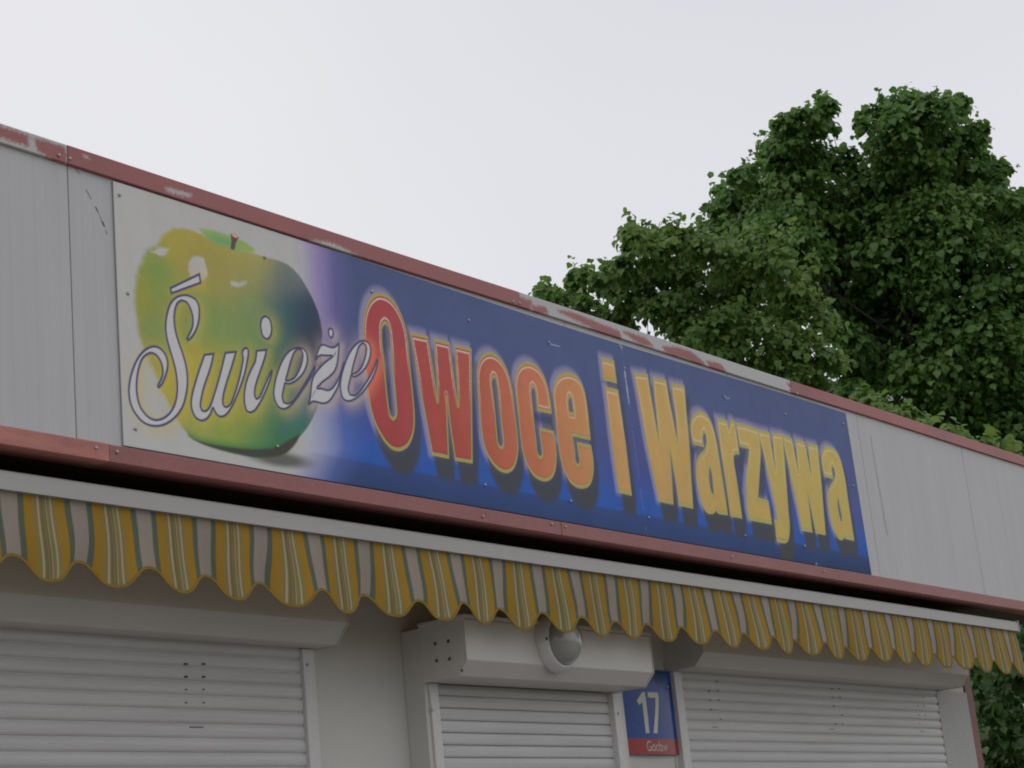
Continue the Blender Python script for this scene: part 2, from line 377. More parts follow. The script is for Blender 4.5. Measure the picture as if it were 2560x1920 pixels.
    glyph('w', Y4([(535, 175), (695, 250), (735, 480), (800, 810), (768, 500), (750, 255), (915, 310), (955, 540), (1025, 880), (985, 560), (960, 325), (1140, 370), (1160, 620), (1195, 950)]) + Y5([(1380, 700), (1415, 1092), (1240, 1062), (1175, 740), (1103, 370), (1145, 720), (1185, 1048), (1005, 1018), (930, 650), (860, 330), (790, 0)]) + Y4([(555, 380)]))
    glyph('a', Y4([(1255, 910), (1215, 750), (1196, 570), (1215, 455), (1258, 397), (1312, 380), (1380, 402), (1450, 462), (1512, 565), (1562, 725), (1610, 950), (1660, 1300)]) + Y5([(1830, 680), (1908, 1192), (1755, 1160), (1738, 1118), (1728, 1152), (1700, 1180), (1660, 1175), (1610, 1128),
                   (1560, 1030), (1510, 880), (1470, 690), (1448, 510)]) + Y4([(1305, 1200), (1325, 1110), (1360, 1040), (1410, 965), (1428, 915), (1430, 850), (1412, 765), (1396, 742), (1384, 755), (1390, 830), (1405, 955)]),
          Y5([(1632, 448), (1642, 520), (1690, 820), (1688, 850), (1675, 850), (1635, 680), (1618, 560), (1622, 490)]))
    D = []
    for ch, polys in G:
        D.append(field(polys, 0.15, 1.9))
    dz = GZ[1, 0]-GZ[0, 0]; dx = GX[0, 1]-GX[0, 0]
    full = np.full((NZ, NX), 0.3)
    for sl, d in D: full[sl] = np.minimum(full[sl], d)
    def shift(F, ux, uz):
        return np.roll(np.roll(F, int(round(ux/dx)), 1), int(round(uz/dz)), 0)
    # printed glow and drop shadow behind the letters
    gl = sstep(0.030, -0.006, shift(full, -0.016, 0.007))
    over(0.62*gl, lin_a((140, 132, 158)))
    sh = np.maximum(sstep(0.018, -0.022, shift(full, 0.030, -0.045)), sstep(0.018, -0.022, shift(full, 0.020, -0.085)))
    sh = sh*(0.55+0.35*sstep(3.35, 3.1, GZ))
    over(sh, lin_a((62, 61, 56)))
    fill_x = [4.45, 4.8, 5.1, 5.35, 5.6, 5.95, 6.2, 6.6, 7.0, 7.6, 8.2]
    fill_c = lin_a([(150, 62, 60), (152, 68, 66), (156, 74, 64), (165, 90, 68), (173, 104, 74), (176, 126, 80), (178, 138, 84), (174, 142, 84), (172, 145, 82), (170, 148, 82), (168, 148, 80)])
    for (ch, _), (sl, d) in zip(G, D):
        x, z = GX[sl], GZ[sl]
        F = np.stack([np.interp(x, fill_x, fill_c[:, k]) for k in range(3)], -1)
        lowz = sstep(3.5, 3.1, z)[..., None]
        F = F*(1+(0.5-fbm(x, z, 14, 31))[..., None]*0.10)*(1-0.06*lowz)
        t = np.clip((x-4.5)/3.7, 0, 1)[..., None]
        yel = lin_a((148, 138, 78))*(1-t)+lin_a((152, 147, 88))*t
        m = sstep(0.003, -0.003, d)
        band = 0.0135
        edge = (F*0.72+np.array(lin(100, 60, 40))*0.28)*(1-np.clip(t*1.6, 0, .8))+F*np.clip(t*1.6, 0, .8)
        wht = lin_a((196, 168, 166))*(1-t)+lin_a((186, 170, 128))*t
        col = yel*np.ones_like(F)
        k = sstep(-band+0.003, -band-0.002, d)[..., None]; col = col*(1-k)+edge*k
        k = sstep(-band-0.006, -band-0.010, d)[..., None]; col = col*(1-k)+F*k
        zt = float(z[m > 0.5].max()) if (m > 0.5).any() else 3.6
        zl = float(z[m > 0.5].min()) if (m > 0.5).any() else 3.1
        fade = sstep(0.42, 0.72, (z-zl)/(zt-zl))
        w = sstep(-band-0.004, -band-0.007, d)*sstep(-band-0.0145, -band-0.0115, d)*fade*(0.85-0.25*t[..., 0])
        col = col*(1-w[..., None])+wht*w[..., None]
        put(sl, m, col*np.array([.91, .93, 1.0]))
        if ch == 'y':
            w = sstep(-0.012, -0.016, d)*sstep(-0.030, -0.024, d)*sstep(3.105, 3.07, z)
            put(sl, 0.8*w, lin_a((62, 104, 62)))
    # ---- script lettering
    S = []
    S.append([R2([(568, 825), (828, 700), (840, 790), (580, 885)])])
    S.append([R3([(651, 320), (675, 310), (715, 258), (745, 190), (760, 100), (758, 30), (746, -10), (722, -45), (671, -75), (621, -84), (551, -63), (501, -8), (471, 82), (458, 182), (466, 282), (491, 382), (521, 482), (545, 580), (557, 680), (557, 760), (545, 835), (520, 900), (480, 952),
                  (430, 985), (385, 995), (340, 985), (290, 945), (250, 885), (225, 800), (218, 710), (225, 620), (240, 550), (265, 482), (300, 445), (340, 430), (378, 446), (410, 488), (430, 545), (432, 610), (415, 655), (392, 700), (393, 724), (410, 728), (440, 690), (475, 600), (488, 530),
                  (480, 470), (450, 410), (410, 373), (365, 359), (310, 373), (260, 410), (215, 470), (175, 560), (150, 650), (140, 740), (148, 830), (172, 905), (212, 970), (265, 1025), (320, 1053), (385, 1062), (450, 1050), (520, 1010), (580, 950), (620, 880), (645, 790), (657, 700), (655, 600),
                  (640, 510), (610, 410), (575, 310), (552, 220), (543, 130), (546, 82), (556, 30), (576, -8), (606, -25), (641, -10), (676, 50), (693, 120), (690, 190), (666, 250), (640, 300)])])
    S.append([R3([(795, 432), (885, 422), (870, 500), (845, 590), (800, 720), (775, 830), (770, 882), (780, 914), (800, 921), (825, 905), (850, 860), (870, 800), (905, 690), (940, 560), (975, 415), (1078, 405), (1062, 470), (1030, 575), (985, 720), (966, 800), (963, 855), (972, 879), (990, 884),
                  (1015, 865), (1045, 800), (1075, 710), (1100, 620), (1120, 520), (1128, 460), (1120, 428), (1130, 390), (1155, 370), (1177, 386), (1183, 430), (1173, 500), (1150, 610), (1110, 730), (1065, 840), (1020, 925), (985, 965), (950, 980), (918, 972), (893, 945), (873, 905), (855, 955),
                  (830, 990), (800, 1010), (765, 1012), (725, 990), (695, 940), (678, 870), (685, 790), (710, 690), (750, 560)])])
    S.append([R3([(1245, 398), (1340, 388), (1332, 440), (1300, 545), (1260, 660), (1240, 740), (1238, 788), (1248, 813), (1265, 805), (1290, 760), (1320, 690), (1350, 620), (1373, 570), (1388, 572), (1383, 612), (1355, 700), (1312, 800), (1270, 880), (1230, 930), (1195, 943), (1165, 930),
                  (1145, 880), (1137, 810), (1145, 720), (1165, 640), (1200, 555), (1232, 490)])])
    S.append([R3([(1325, 98), (1360, 122), (1383, 190), (1380, 258), (1362, 298), (1338, 311), (1305, 287), (1283, 220), (1282, 150), (1298, 112)])])
    S.append([R3([(1752, 527), (1758, 560), (1720, 640), (1660, 730), (1600, 820), (1540, 888), (1490, 914), (1445, 900), (1410, 850), (1393, 780), (1400, 690), (1425, 590), (1465, 490), (1510, 420), (1560, 382), (1615, 370), (1660, 386), (1686, 425), (1693, 490), (1680, 550), (1650, 610),
                  (1600, 662), (1552, 690), (1518, 696), (1498, 690), (1485, 750), (1477, 805), (1485, 843), (1515, 853), (1550, 840), (1610, 770), (1680, 655)]),
              R3([(1506, 657), (1525, 590), (1550, 500), (1580, 422), (1605, 395), (1630, 398), (1643, 430), (1640, 480), (1615, 560), (1580, 622), (1545, 648)])])
    S.append([Z2([(1050, 1615), (1038, 1590), (1065, 1480), (1085, 1260), (1100, 1180), (1130, 1090), (1200, 990), (1290, 890), (1400, 800), (1450, 765), (1330, 765), (1260, 762), (1210, 792), (1175, 838), (1158, 820), (1175, 740), (1210, 640), (1250, 567), (1300, 552), (1400, 588), (1470, 600),
                  (1520, 575), (1560, 528), (1584, 545), (1577, 640), (1560, 830), (1540, 940), (1490, 1050), (1400, 1140), (1300, 1215), (1205, 1310), (1270, 1312), (1380, 1338), (1440, 1312), (1500, 1240), (1570, 1110), (1620, 960), (1655, 855), (1675, 882), (1640, 1020), (1590, 1210), (1560, 1310),
                  (1500, 1420), (1420, 1540), (1350, 1585), (1290, 1592), (1200, 1570), (1120, 1560), (1080, 1590)])])
    S.append([R3([(1888, 203), (1908, 220), (1916, 258), (1906, 292), (1894, 302), (1876, 282), (1866, 245), (1872, 214)])])
    S.append([R4([(294, 752), (296, 765), (283, 835), (250, 920), (200, 1000), (150, 1060), (92, 1105), (45, 1122), (8, 1112), (-16, 1085), (-32, 1030), (-36, 960), (-28, 905), (-10, 830), (30, 722), (62, 665), (98, 622), (140, 592), (185, 590), (218, 615), (235, 670), (226, 750), (192, 828),
                  (150, 877), (102, 908), (78, 910), (66, 895), (50, 960), (42, 1020), (55, 1054), (90, 1060), (130, 1030), (180, 960), (230, 880), (262, 808), (284, 757)]),
              R4([(70, 872), (84, 810), (110, 720), (140, 640), (165, 620), (184, 635), (188, 680), (170, 760), (140, 828), (100, 866)])])
    SD = [field(p, 0.16) for p in S]
    full = np.full((NZ, NX), 0.3)
    for sl, d in SD: full[sl] = np.minimum(full[sl], d)
    halo = np.exp(-np.clip(shift(full, 0.012, -0.006), 0, 1)/0.022)*sstep(0.09, 0.03, full)
    tt = sstep(690, 800, PX)[..., None]
    hc = lin_a((168, 150, 68))*(1-tt)+lin_a((156, 142, 136))*tt
    oring = np.zeros((NZ, NX)); oring[D[0][0]] = sstep(0.004, -0.004, D[0][1])
    onred = oring[..., None]
    hc = hc*(1-onred)+lin_a((186, 106, 78))*onred
    a = halo*(0.42+0.30*tt[..., 0])
    over(a, hc)
    for i, (sl, d) in enumerate(SD):
        put(sl, sstep(0.004, -0.002, d), lin_a((64, 65, 92)))
        wcol = lin_a((163, 161, 162))*np.ones(d.shape+(3,))
        put(sl, sstep(-0.0048, -0.0080, d), wcol)
    for crease in ([(1185, 1335), (1215, 1298), (1160, 1372), (1108, 1478), (1140, 1390)], [(1440, 776), (1480, 745), (1524, 672), (1505, 740), (1465, 782)]):
        s2, dd = field([Z2(crease)], 0.03)
        put(s2, sstep(0.003, -0.003, dd), lin_a((72, 72, 98)))
    # ---- wear: the joint of the two sheets, scuffs, dust
    ln = np.abs(PX-(1560+(PY-915)*0.135))
    over(0.65*sstep(2.2, 0.6, ln)*((PY > 918) & (PY < 1010))*(0.5+vnoise(GX, GZ, 90, 41)), lin_a((160, 165, 180)))
    over(0.25*sstep(2.0, 0.5, ln)*(vnoise(GX, GZ, 70, 42) > .45), lin_a((115, 120, 150)))
    for x0, y0, x1, y1 in ((1376, 860, 1398, 866), (1812, 993, 1822, 996), (1550, 862, 1555, 870), (2041, 1408, 2042, 1416)):
        t = np.clip(((PX-x0)*(x1-x0)+(PY-y0)*(y1-y0))/((x1-x0)**2+(y1-y0)**2), 0, 1)
        dd = np.hypot(PX-x0-t*(x1-x0), PY-y0-t*(y1-y0))
        over(0.55*sstep(2.5, 0.5, dd), lin_a((150, 155, 170)))
    C *= (1+(fbm(GX*1.0, GZ*0.25, 30, 51)-.5)[..., None]*0.05)
    return np.clip(C/K, 0, 0.95)

CB = board_colours()
# printed sheet: front grid plus a thin rim and back
front = np.stack([GX, np.full_like(GX, YS), GZ], -1).reshape(-1, 3)
nf = len(front)
rim_idx = np.concatenate([np.arange(NX), np.arange(1, NZ)*NX+NX-1, (NZ-1)*NX+np.arange(NX-2, -1, -1), np.arange(NZ-2, 0, -1)*NX])
back = front[rim_idx].copy(); back[:, 1] = -0.0035
q = grid_faces(NX, NZ)
nr = len(rim_idx); r2 = np.roll(np.arange(nr), -1)
side = np.stack([rim_idx, nf+np.arange(nr), nf+r2, rim_idx[r2]], -1)
loops = np.concatenate([q.ravel(), side.ravel(), (nf+np.arange(nr))[::-1]])
ls = np.concatenate([np.arange(len(q)+len(side))*4, [(len(q)+len(side))*4]])
lt = np.concatenate([np.full(len(q)+len(side), 4), [nr]])
me = np_mesh("printed_sheet", np.concatenate([front, back]), loops, ls, lt)
ca = me.color_attributes.new("print", 'FLOAT_COLOR', 'POINT')
cc = np.ones((nf+nr, 4), np.float32); cc[:nf, :3] = CB.reshape(-1, 3); cc[nf:, :3] = 0.3
ca.data.foreach_set("color", cc.ravel())
m_print, nt, b = new_mat("printed_board_ink")
an = N(nt, "ShaderNodeVertexColor", layer_name="print")
tc = N(nt, "ShaderNodeTexCoord"); nz = N(nt, "ShaderNodeTexNoise", Scale=40.0, Detail=5.0)
nt.links.new(tc.outputs["Object"], nz.inputs["Vector"])
mp = N(nt, "ShaderNodeMapRange"); mp.inputs[3].default_value = 0.96; mp.inputs[4].default_value = 1.04
nt.links.new(nz.outputs[0], mp.inputs[0])
mx = N(nt, "ShaderNodeMix", data_type='RGBA', blend_type='MULTIPLY'); mx.inputs[0].default_value = 1.0
nt.links.new(an.outputs[0], mx.inputs[6]); nt.links.new(mp.outputs[0], mx.inputs[7])
nt.links.new(mx.outputs[2], b.inputs["Base Color"])
b.inputs["Roughness"].default_value = 0.6; b.inputs["Specular IOR Level"].default_value = 0.12

sign = empty("shop_sign", (5.9, 0, 3.0), "long printed fruit shop board with green apple and big red to yellow lettering on blue", "sign")
link("printed_sheet", me, m_print, sign)
def screw_mesh(r=0.006, h=0.004):
    bm = bmesh.new()
    bmesh.ops.create_uvsphere(bm, u_segments=10, v_segments=6, radius=r)
    for v in bm.verts: v.co.z *= h/r
    bmesh.ops.rotate(bm, verts=bm.verts[:], cent=(0, 0, 0), matrix=Matrix.Rotation(math.pi/2, 3, 'X'))
    m2 = bpy.data.meshes.new("screw"); bm.to_mesh(m2); bm.free(); m2.materials.append(M_screw)
    m2.polygons.foreach_set("use_smooth", [True]*len(m2.polygons))
    return m2
SCREW = screw_mesh()
SCREW_D = screw_mesh(0.007, 0.003); SCREW_D.materials[0] = M_hole
def wloc(o):
    w = Vector((0, 0, 0))
    while o is not None: w += o.location; o = o.parent
    return w
def put_screw(name, p, parent, me=SCREW, rot=None):
    o = bpy.data.objects.new(name, me); COL.objects.link(o); o.parent = parent
    o.location = Vector(p)-wloc(parent)
    if rot: o.rotation_euler = rot
    return o
for p in ((299, 487), (320, 733), (662, 643), (339, 1072), (694, 1116), (930, 729), (1172, 801), (1373, 856), (1213, 1212), (1427, 1253), (1622, 1294), (1562, 921), (1811, 992), (1963, 1036), (2108, 1060), (2133, 1214), (1863, 1339), (2012, 1365)):
    put_screw("screw", at(p[0], p[1], YS-0.002), sign)

# ------------------------------------------------------------------ the kiosk
kiosk = empty("shop_kiosk", (6.0, 0.5, 0.0), "white single storey shop kiosk with red trimmed roof edge and closed white shutters", "kiosk")
XL, XR, XW = 0.88, 10.84, 10.385
bm = bmesh.new(); box(bm, XL, 10.279, 0.5, 4.4, 0.0, 2.9); obj("wall", bm, M_wall, kiosk)
bm = bmesh.new(); box(bm, XL, XR, 0.16, 4.6, 3.0, 3.868); obj("roof_box", bm, M_fascia, kiosk)
bm = bmesh.new(); box(bm, XL-.01, XR+.01, 0.11, 4.62, 3.872, 3.895); obj("roof", bm, M_roof, kiosk)
bm = bmesh.new(); box(bm, XL, XR, 0.05, 4.55, 2.962, 2.985); obj("soffit", bm, M_soffit, kiosk)
bm = bmesh.new(); box(bm, XL, XR, 0.034, 0.05, 2.97, 3.86); obj("fascia_backing", bm, M_dark, kiosk)
bm = bmesh.new(); box(bm, 10.283, XW, 0.492, 0.62, 0.0, 2.9, 0.003); obj("corner_trim", bm, M_redc, kiosk)
seams = [XL]+[3.378+1.249*k for k in range(-1, 7)]
seams = [s for s in seams if s < XR-0.1]+[XR]
M_scr = plain("dark_scratch", (0.12, 0.11, 0.11), 0.8)
M_smear = plain("grey_smear", (0.52, 0.515, 0.51), 0.7)
for i in range(len(seams)-1):
    a, b_ = seams[i]+0.0018, seams[i+1]-0.0018
    bm = bmesh.new()
    box(bm, a, b_, 0.0, 0.032, 2.962, 3.862, 0.0015)
    def mark(p, w, mi):
        P = [at(x, y, -0.0012) for x, y in p]
        for k in range(len(P)-1):
            A, B = P[k], P[k+1]; ww = w if not isinstance(w, list) else w[k]
            vs = [bm.verts.new((A[0]-ww, -0.0012, A[2])), bm.verts.new((A[0]+ww, -0.0012, A[2])), bm.verts.new((B[0]+ww, -0.0012, B[2])), bm.verts.new((B[0]-ww, -0.0012, B[2]))]
            bm.faces.new(vs).material_index = mi
    if a < 3.45 < b_:
        R1 = lambda p: C6(0, 280, p)
        for seg, w in (([(745, 670), (790, 750)], .0012), ([(825, 815), (850, 865)], .002), ([(852, 868), (885, 945)], .0008), ([(885, 945), (903, 990)], .003), ([(915, 1025), (928, 1055)], .001), ([(660, 495), (684, 535)], .0012)):
            mark(R1(seg), w, 1)
    if a < 8.6 < b_:
        mark(C6(1920, 960, [(890, 440), (905, 560), (940, 760), (985, 1020), (1035, 1300)]), [.0025, .004, .006, .008, .007], 2)
    obj("fascia_panel", bm, [M_fascia, M_scr, M_smear], kiosk)

# ---- red flashing of the roof edge, paint partly gone
def flashing_mat():
    m, nt, b = new_mat("worn_red_flashing")
    at_ = N(nt, "ShaderNodeAttribute", attribute_name="wear")
    tc = N(nt, "ShaderNodeTexCoord")
    mpg = N(nt, "ShaderNodeMapping"); mpg.inputs["Scale"].default_value = (1.0, 1.0, 0.8)
    n1 = N(nt, "ShaderNodeTexNoise", Scale=90.0, Detail=8.0, Roughness=0.75)
    n2 = N(nt, "ShaderNodeTexNoise", Scale=2.5, Detail=4.0)
    nt.links.new(tc.outputs["Object"], mpg.inputs[0])
    nt.links.new(mpg.outputs[0], n1.inputs["Vector"]); nt.links.new(tc.outputs["Object"], n2.inputs["Vector"])
    ad = N(nt, "ShaderNodeMath", operation='MULTIPLY_ADD'); ad.inputs[1].default_value = 3.0; 
    nt.links.new(n1.outputs[0], ad.inputs[0]); nt.links.new(at_.outputs["Fac"], ad.inputs[2])
    mr = N(nt, "ShaderNodeMapRange"); mr.inputs[1].default_value = 1.45; mr.inputs[2].default_value = 2.35
    nt.links.new(ad.outputs[0], mr.inputs[0])
    red = N(nt, "ShaderNodeValToRGB"); red.color_ramp.elements[0].position = .3; red.color_ramp.elements[1].position = .7
    red.color_ramp.elements[0].color = (0.33, 0.115, 0.115, 1); red.color_ramp.elements[1].color = (0.42, 0.140, 0.132, 1)
    nt.links.new(n2.outputs[0], red.inputs[0])
    mx = N(nt, "ShaderNodeMix", data_type='RGBA'); nt.links.new(mr.outputs[0], mx.inputs[0])
    nt.links.new(red.outputs[0], mx.inputs[6]); mx.inputs[7].default_value = (0.55, 0.535, 0.53, 1)
    nt.links.new(mx.outputs[2], b.inputs["Base Color"])
    b.inputs["Roughness"].default_value = 0.5
    return m
M_flash = flashing_mat()
T6 = lambda p: C6(1240, 680, p, 800/2212.0)
R1 = lambda p: C6(0, 280, p)
red_left = [R1([(-40, 115), (0, 130), (240, 212), (235, 285), (130, 252), (0, 205), (-40, 195)]), R1([(305, 235), (562, 312), (570, 445), (500, 425), (400, 372), (330, 312)])]
red_mid = [T6(p) for p in ([(130, 165), (245, 205), (235, 272), (150, 255)], [(245, 235), (340, 245), (360, 285), (270, 275)], [(430, 268), (520, 283), (640, 328), (760, 378), (850, 412), (872, 472), (780, 452), (700, 412), (640, 372), (540, 322)],
                           [(880, 413), (1040, 468), (1085, 512), (1000, 492)], [(1150, 518), (1260, 528), (1350, 558), (1442, 632), (1400, 642), (1330, 602), (1180, 552)], [(1455, 620), (1550, 640), (1590, 692), (1510, 682)], [(2012, 770), (2058, 785), (2064, 835)])]
white_b = [R1([(1430, 655), (1500, 665), (1660, 710), (1640, 740), (1560, 720), (1450, 685)]), R2([(1780, 420), (1900, 425), (2000, 450), (2212, 560), (2330, 612), (2330, 635), (2212, 580), (2100, 540), (1950, 480)]), R1([(715, 370), (745, 378), (770, 405), (740, 395)])]
def flashing(x0, x1, polys, invert, mat, name, z1=3.8875, z0=3.829, bow=0.0, proud=-0.012, top=True):
    nx = max(2, int((x1-x0)/0.005)); xs = np.linspace(x0, x1, nx)
    zf = np.linspace(z0, z1, 20)
    if top: prof = [(0.002, z0-.001), (proud, z0)]+[(proud, z) for z in zf[1:]]+[(0.15, z1+0.012), (0.15, z1+0.010), (proud+.002, z1-.002), (proud+.002, z0+.002), (0.002, z0+.001)]
    else: prof = [(0.075, z0+.002), (0.075, z0), (proud, z0)]+[(proud, z) for z in zf[1:]]+[(-0.0005, z1+.002), (-0.0005, z1), (proud+.002, z1-.003), (proud+.002, z0+.002)]
    npf = len(prof)
    V = np.empty((npf, nx, 3))
    for k, (y, z) in enumerate(prof):
        V[k, :, 0] = xs; V[k, :, 1] = y; V[k, :, 2] = z+bow*np.sin(xs*2.3+.5)
    loops = []
    idx = np.arange(npf*nx).reshape(npf, nx)
    a = idx; bb = np.roll(idx, -1, 0)
    q = np.stack([a[:, :-1], bb[:, :-1], bb[:, 1:], a[:, 1:]], -1).reshape(-1, 4)
    loops = np.concatenate([q[:, ::-1].ravel(), idx[:, 0], idx[::-1, -1]])
    ls = np.concatenate([np.arange(len(q))*4, [len(q)*4, len(q)*4+npf]]); lt = np.concatenate([np.full(len(q), 4), [npf, npf]])
    me = np_mesh(name, V.reshape(-1, 3), loops, ls, lt)
    w = np.full((npf, nx), -1.0)
    if polys:
        d = sdf([np.array([tuple(at(x, y, proud)[[0, 2]]) for x, y in smooth_poly(p)]) for p in polys], V[..., 0], V[..., 2])
        w = np.clip(-d/0.012, -1.5, 1.5)*0.8
        w = (-w if invert else w)+(0.12 if invert else 0.36)
    at2 = me.attributes.new("wear", 'FLOAT', 'POINT'); at2.data.foreach_set("value", w.ravel().astype(np.float32))
    return link(name, me, mat, kiosk)
f1 = flashing(XL, 3.369, red_left, True, M_flash, "roof_trim", bow=.0015)
f2 = flashing(3.371, 5.568, white_b, False, M_flash, "roof_trim", bow=.0015, proud=-0.0128)
f3 = flashing(5.570, 7.694, red_mid, True, M_flash, "roof_trim", bow=.0015)
f4 = flashing(7.696, XR, None, False, M_flash, "roof_trim", bow=.0015, proud=-0.0128)
tag(f1, "roof trim piece with patchy half worn red paint"); tag(f2, "red roof trim piece with two small bare patches")
tag(f3, "roof trim piece almost bare of its red paint"); tag(f4, "clean red roof trim piece")
for par, p in ((f1, (148, 388)), (f2, (175, 396)), (f2, (1283, 754)), (f3, (1299, 757.5)), (f3, (1977, 974)), (f4, (1993, 984))):
    put_screw("rivet", at(p[0], p[1], -0.0145), par)
g1 = flashing(XL, 3.484, None, False, M_redp, "fascia_trim", z1=2.9935, z0=2.941, top=False, proud=-0.0125)
g2 = flashing(3.486, 5.688, None, False, M_redb, "fascia_trim", z1=2.9925, z0=2.941, top=False, proud=-0.011)
g3 = flashing(5.690, 7.9, None, False, M_redb, "fascia_trim", z1=2.9925, z0=2.941, top=False, proud=-0.0118)
g4 = flashing(7.902, XR, None, False, M_redb, "fascia_trim", z1=2.994, z0=2.941, top=False, proud=-0.011)
tag(g1, "fascia trim piece faded to pink")
for par, p in ((g1, (241, 1119.5)), (g2, (293, 1129.6)), (g2, (1208, 1291)), (g2, (1380, 1310)), (g3, (1414, 1317)), (g3, (1830, 1392)), (g4, (2060, 1428))):
    put_screw("rivet", at(p[0], p[1], -0.0135), par)

# ---- shutters
def curtain(x0, x1, zt, pitch, Y, depth, sharp, marks, parent, zb=0.05):
    bm = bmesh.new(); n = int((zt-zb)/pitch)+1; prof = []
    for k in range(n):
        z = zt-k*pitch
        pts = [(0.0, depth), (0.05, depth) , (0.09, depth*.25), (0.22, -depth*.55), (0.5, -depth), (0.78, -depth*.75), (0.92, -depth*.1), (0.97, depth*.6)] if not sharp else \
              [(0.0, depth*1.6), (0.06, depth*1.6), (0.085, 0), (0.2, -depth*.6), (0.5, -depth), (0.85, -depth*.8), (0.985, -depth*.3)]
        prof += [(Y+y, z-t*pitch) for t, y in pts]
    prof += [(Y+.03, zt-n*pitch), (Y+.03, zt)]
    prism_x(bm, prof, x0, x1)
    for (mx_, mz, w, h) in marks:
        box(bm, mx_-w, mx_+w, Y-depth-.0015, Y-depth+.004, mz-h, mz+h, 0, 1)
    return obj("roller_shutter", bm, [M_pvc, M_hole], kiosk)
mk = []
for k, (y0, w) in enumerate(((1660, .009), (1692, .009), (1724, .006), (1757, .006))):
    for px in (464, 508):
        q = at(px, y0, .485); mk.append((q[0], q[2], w*.8, .003 if k < 2 else .002))
q = at(490, 1818, .485); mk.append((q[0], q[2], .03, .0012))
sh1 = curtain(2.3, 4.742, 2.555, 0.0462, 0.488, 0.0048, False, mk, kiosk)
tag(sh1, "wide window shutter on the near side")
sh2 = curtain(5.372, 6.512, 2.44, 0.0455, 0.425, 0.005, True, [], kiosk)
tag(sh2, "narrow door shutter with dark lines between its slats")
mk = []
for cxp in ((1771, 1793), (2080, 2098), (2290, 2306)):
    for k in range(5):
        for j, px in enumerate(cxp):
            q = at(px+2.2*k, (1704, 1727, 1750, 1774, 1798)[k] if cxp[0] < 2000 else (1722, 1743, 1765, 1787, 1809)[k], .485)
            if (k+j+cxp[0]) % 4 != 3: mk.append((q[0], q[2], .006, .002))
for px, py in ((1787, 1818), (2079, 1823), (2305, 1828)):
    q = at(px, py, .485); mk.append((q[0], q[2], .025, .0012))
sh3 = curtain(7.187, 9.866, 2.575, 0.0462, 0.488, 0.0048, False, mk, kiosk)
tag(sh3, "wide window shutter on the far side")
def shutter_box(x0, x1, yb, yf, zb, zt, ch, parent):
    bm = bmesh.new()
    chy, chz = ch
    prism_x(bm, [(yb, zb), (yf+chy, zb), (yf, zb+chz), (yf, zt), (yb, zt)], x0, x1)
    es = [e for e in bm.edges]
    bmesh.ops.bevel(bm, geom=es, offset=0.003, segments=2, affect='EDGES', profile=.5)
    # end caps: thin plates slightly larger than the box
    for xa, xb in ((x0-.004, x0-.0005), (x1+.0005, x1+.004)):
        prism_x(bm, [(yb, zb-.003), (yf+chy-.002, zb-.003), (yf-.003, zb+chz-.002), (yf-.003, zt+.002), (yb, zt+.002)], xa, xb)
    return obj("shutter_box", bm, M_box, parent)
shutter_box(2.25, 4.823, 0.5, 0.325, 2.545, 2.735, (0.06, 0.068), sh1)
shutter_box(7.112, 9.925, 0.5, 0.295, 2.560, 2.765, (0.055, 0.055), sh3)
b2 = shutter_box(5.306, 6.53, 0.404, 0.195, 2.434, 2.636, (0.05, 0.052), sh2)
bm = bmesh.new(); box(bm, 5.300, 6.536, 0.187, 0.41, 2.637, 2.652, .002); obj("box_lid", bm, M_box, sh2)
def rail(x0, x1, yf, yb, zt, parent, sp):
    bm = bmesh.new(); box(bm, x0, x1, yf, yb, 0.02, zt, 0.003); obj("guide_rail", bm, M_rail, parent)
    for p in sp: put_screw("screw", p, parent, SCREW)
rail(4.743, 4.800, 0.470, 0.5, 2.543, sh1, [at(769, 1662, .468)])
rail(5.325, 5.373, 0.395, 0.43, 2.4325, sh2, [at(1080, 1775, .393)])
rail(6.511, 6.563, 0.395, 0.43, 2.4325, sh2, [at(1546, 1784, .393)])
rail(7.125, 7.187, 0.470, 0.5, 2.558, sh3, [at(1681, 1719, .468)])
bm = bmesh.new(); box(bm, 9.872, 10.279, 0.484, 0.5, 0.02, 2.558, .003); obj("side_panel", bm, M_side, kiosk)
put_screw("screw", at(2349, 1759, .482), sh3)
for p in ((1027, 1558), (1087.5, 1609), (1120.5, 1603), (1091, 1652), (1123.5, 1647)):
    v = FW*FPX+RT*(p[0]-CX)-UP*(p[1]-CY); t = (5.300-CAM[0])/v[0]; q = CAM+v*t
    if 0.2 < q[1] < 0.4: put_screw("screw", (5.3005, q[1], q[2]), sh2, SCREW_D, (0, 0, math.pi/2))
put_screw("screw", at(1155, 1676, 0.222), sh2, SCREW_D)
# projecting frame of the door bay
bm = bmesh.new()
box(bm, 5.304, 5.3245, 0.405, 0.499, 0.0, 2.634, .002)
box(bm, 6.564, 6.600, 0.405, 0.499, 0.0, 2.634, .002)
box(bm, 5.3247, 6.5637, 0.440, 0.499, 0.0, 2.634)
obj("door_frame", bm, M_wall, kiosk)
bm = bmesh.new(); box(bm, 7.097, 7.099, .4985, .502, 0, 2.6)
obj("joint_strip", bm, M_scr, kiosk)

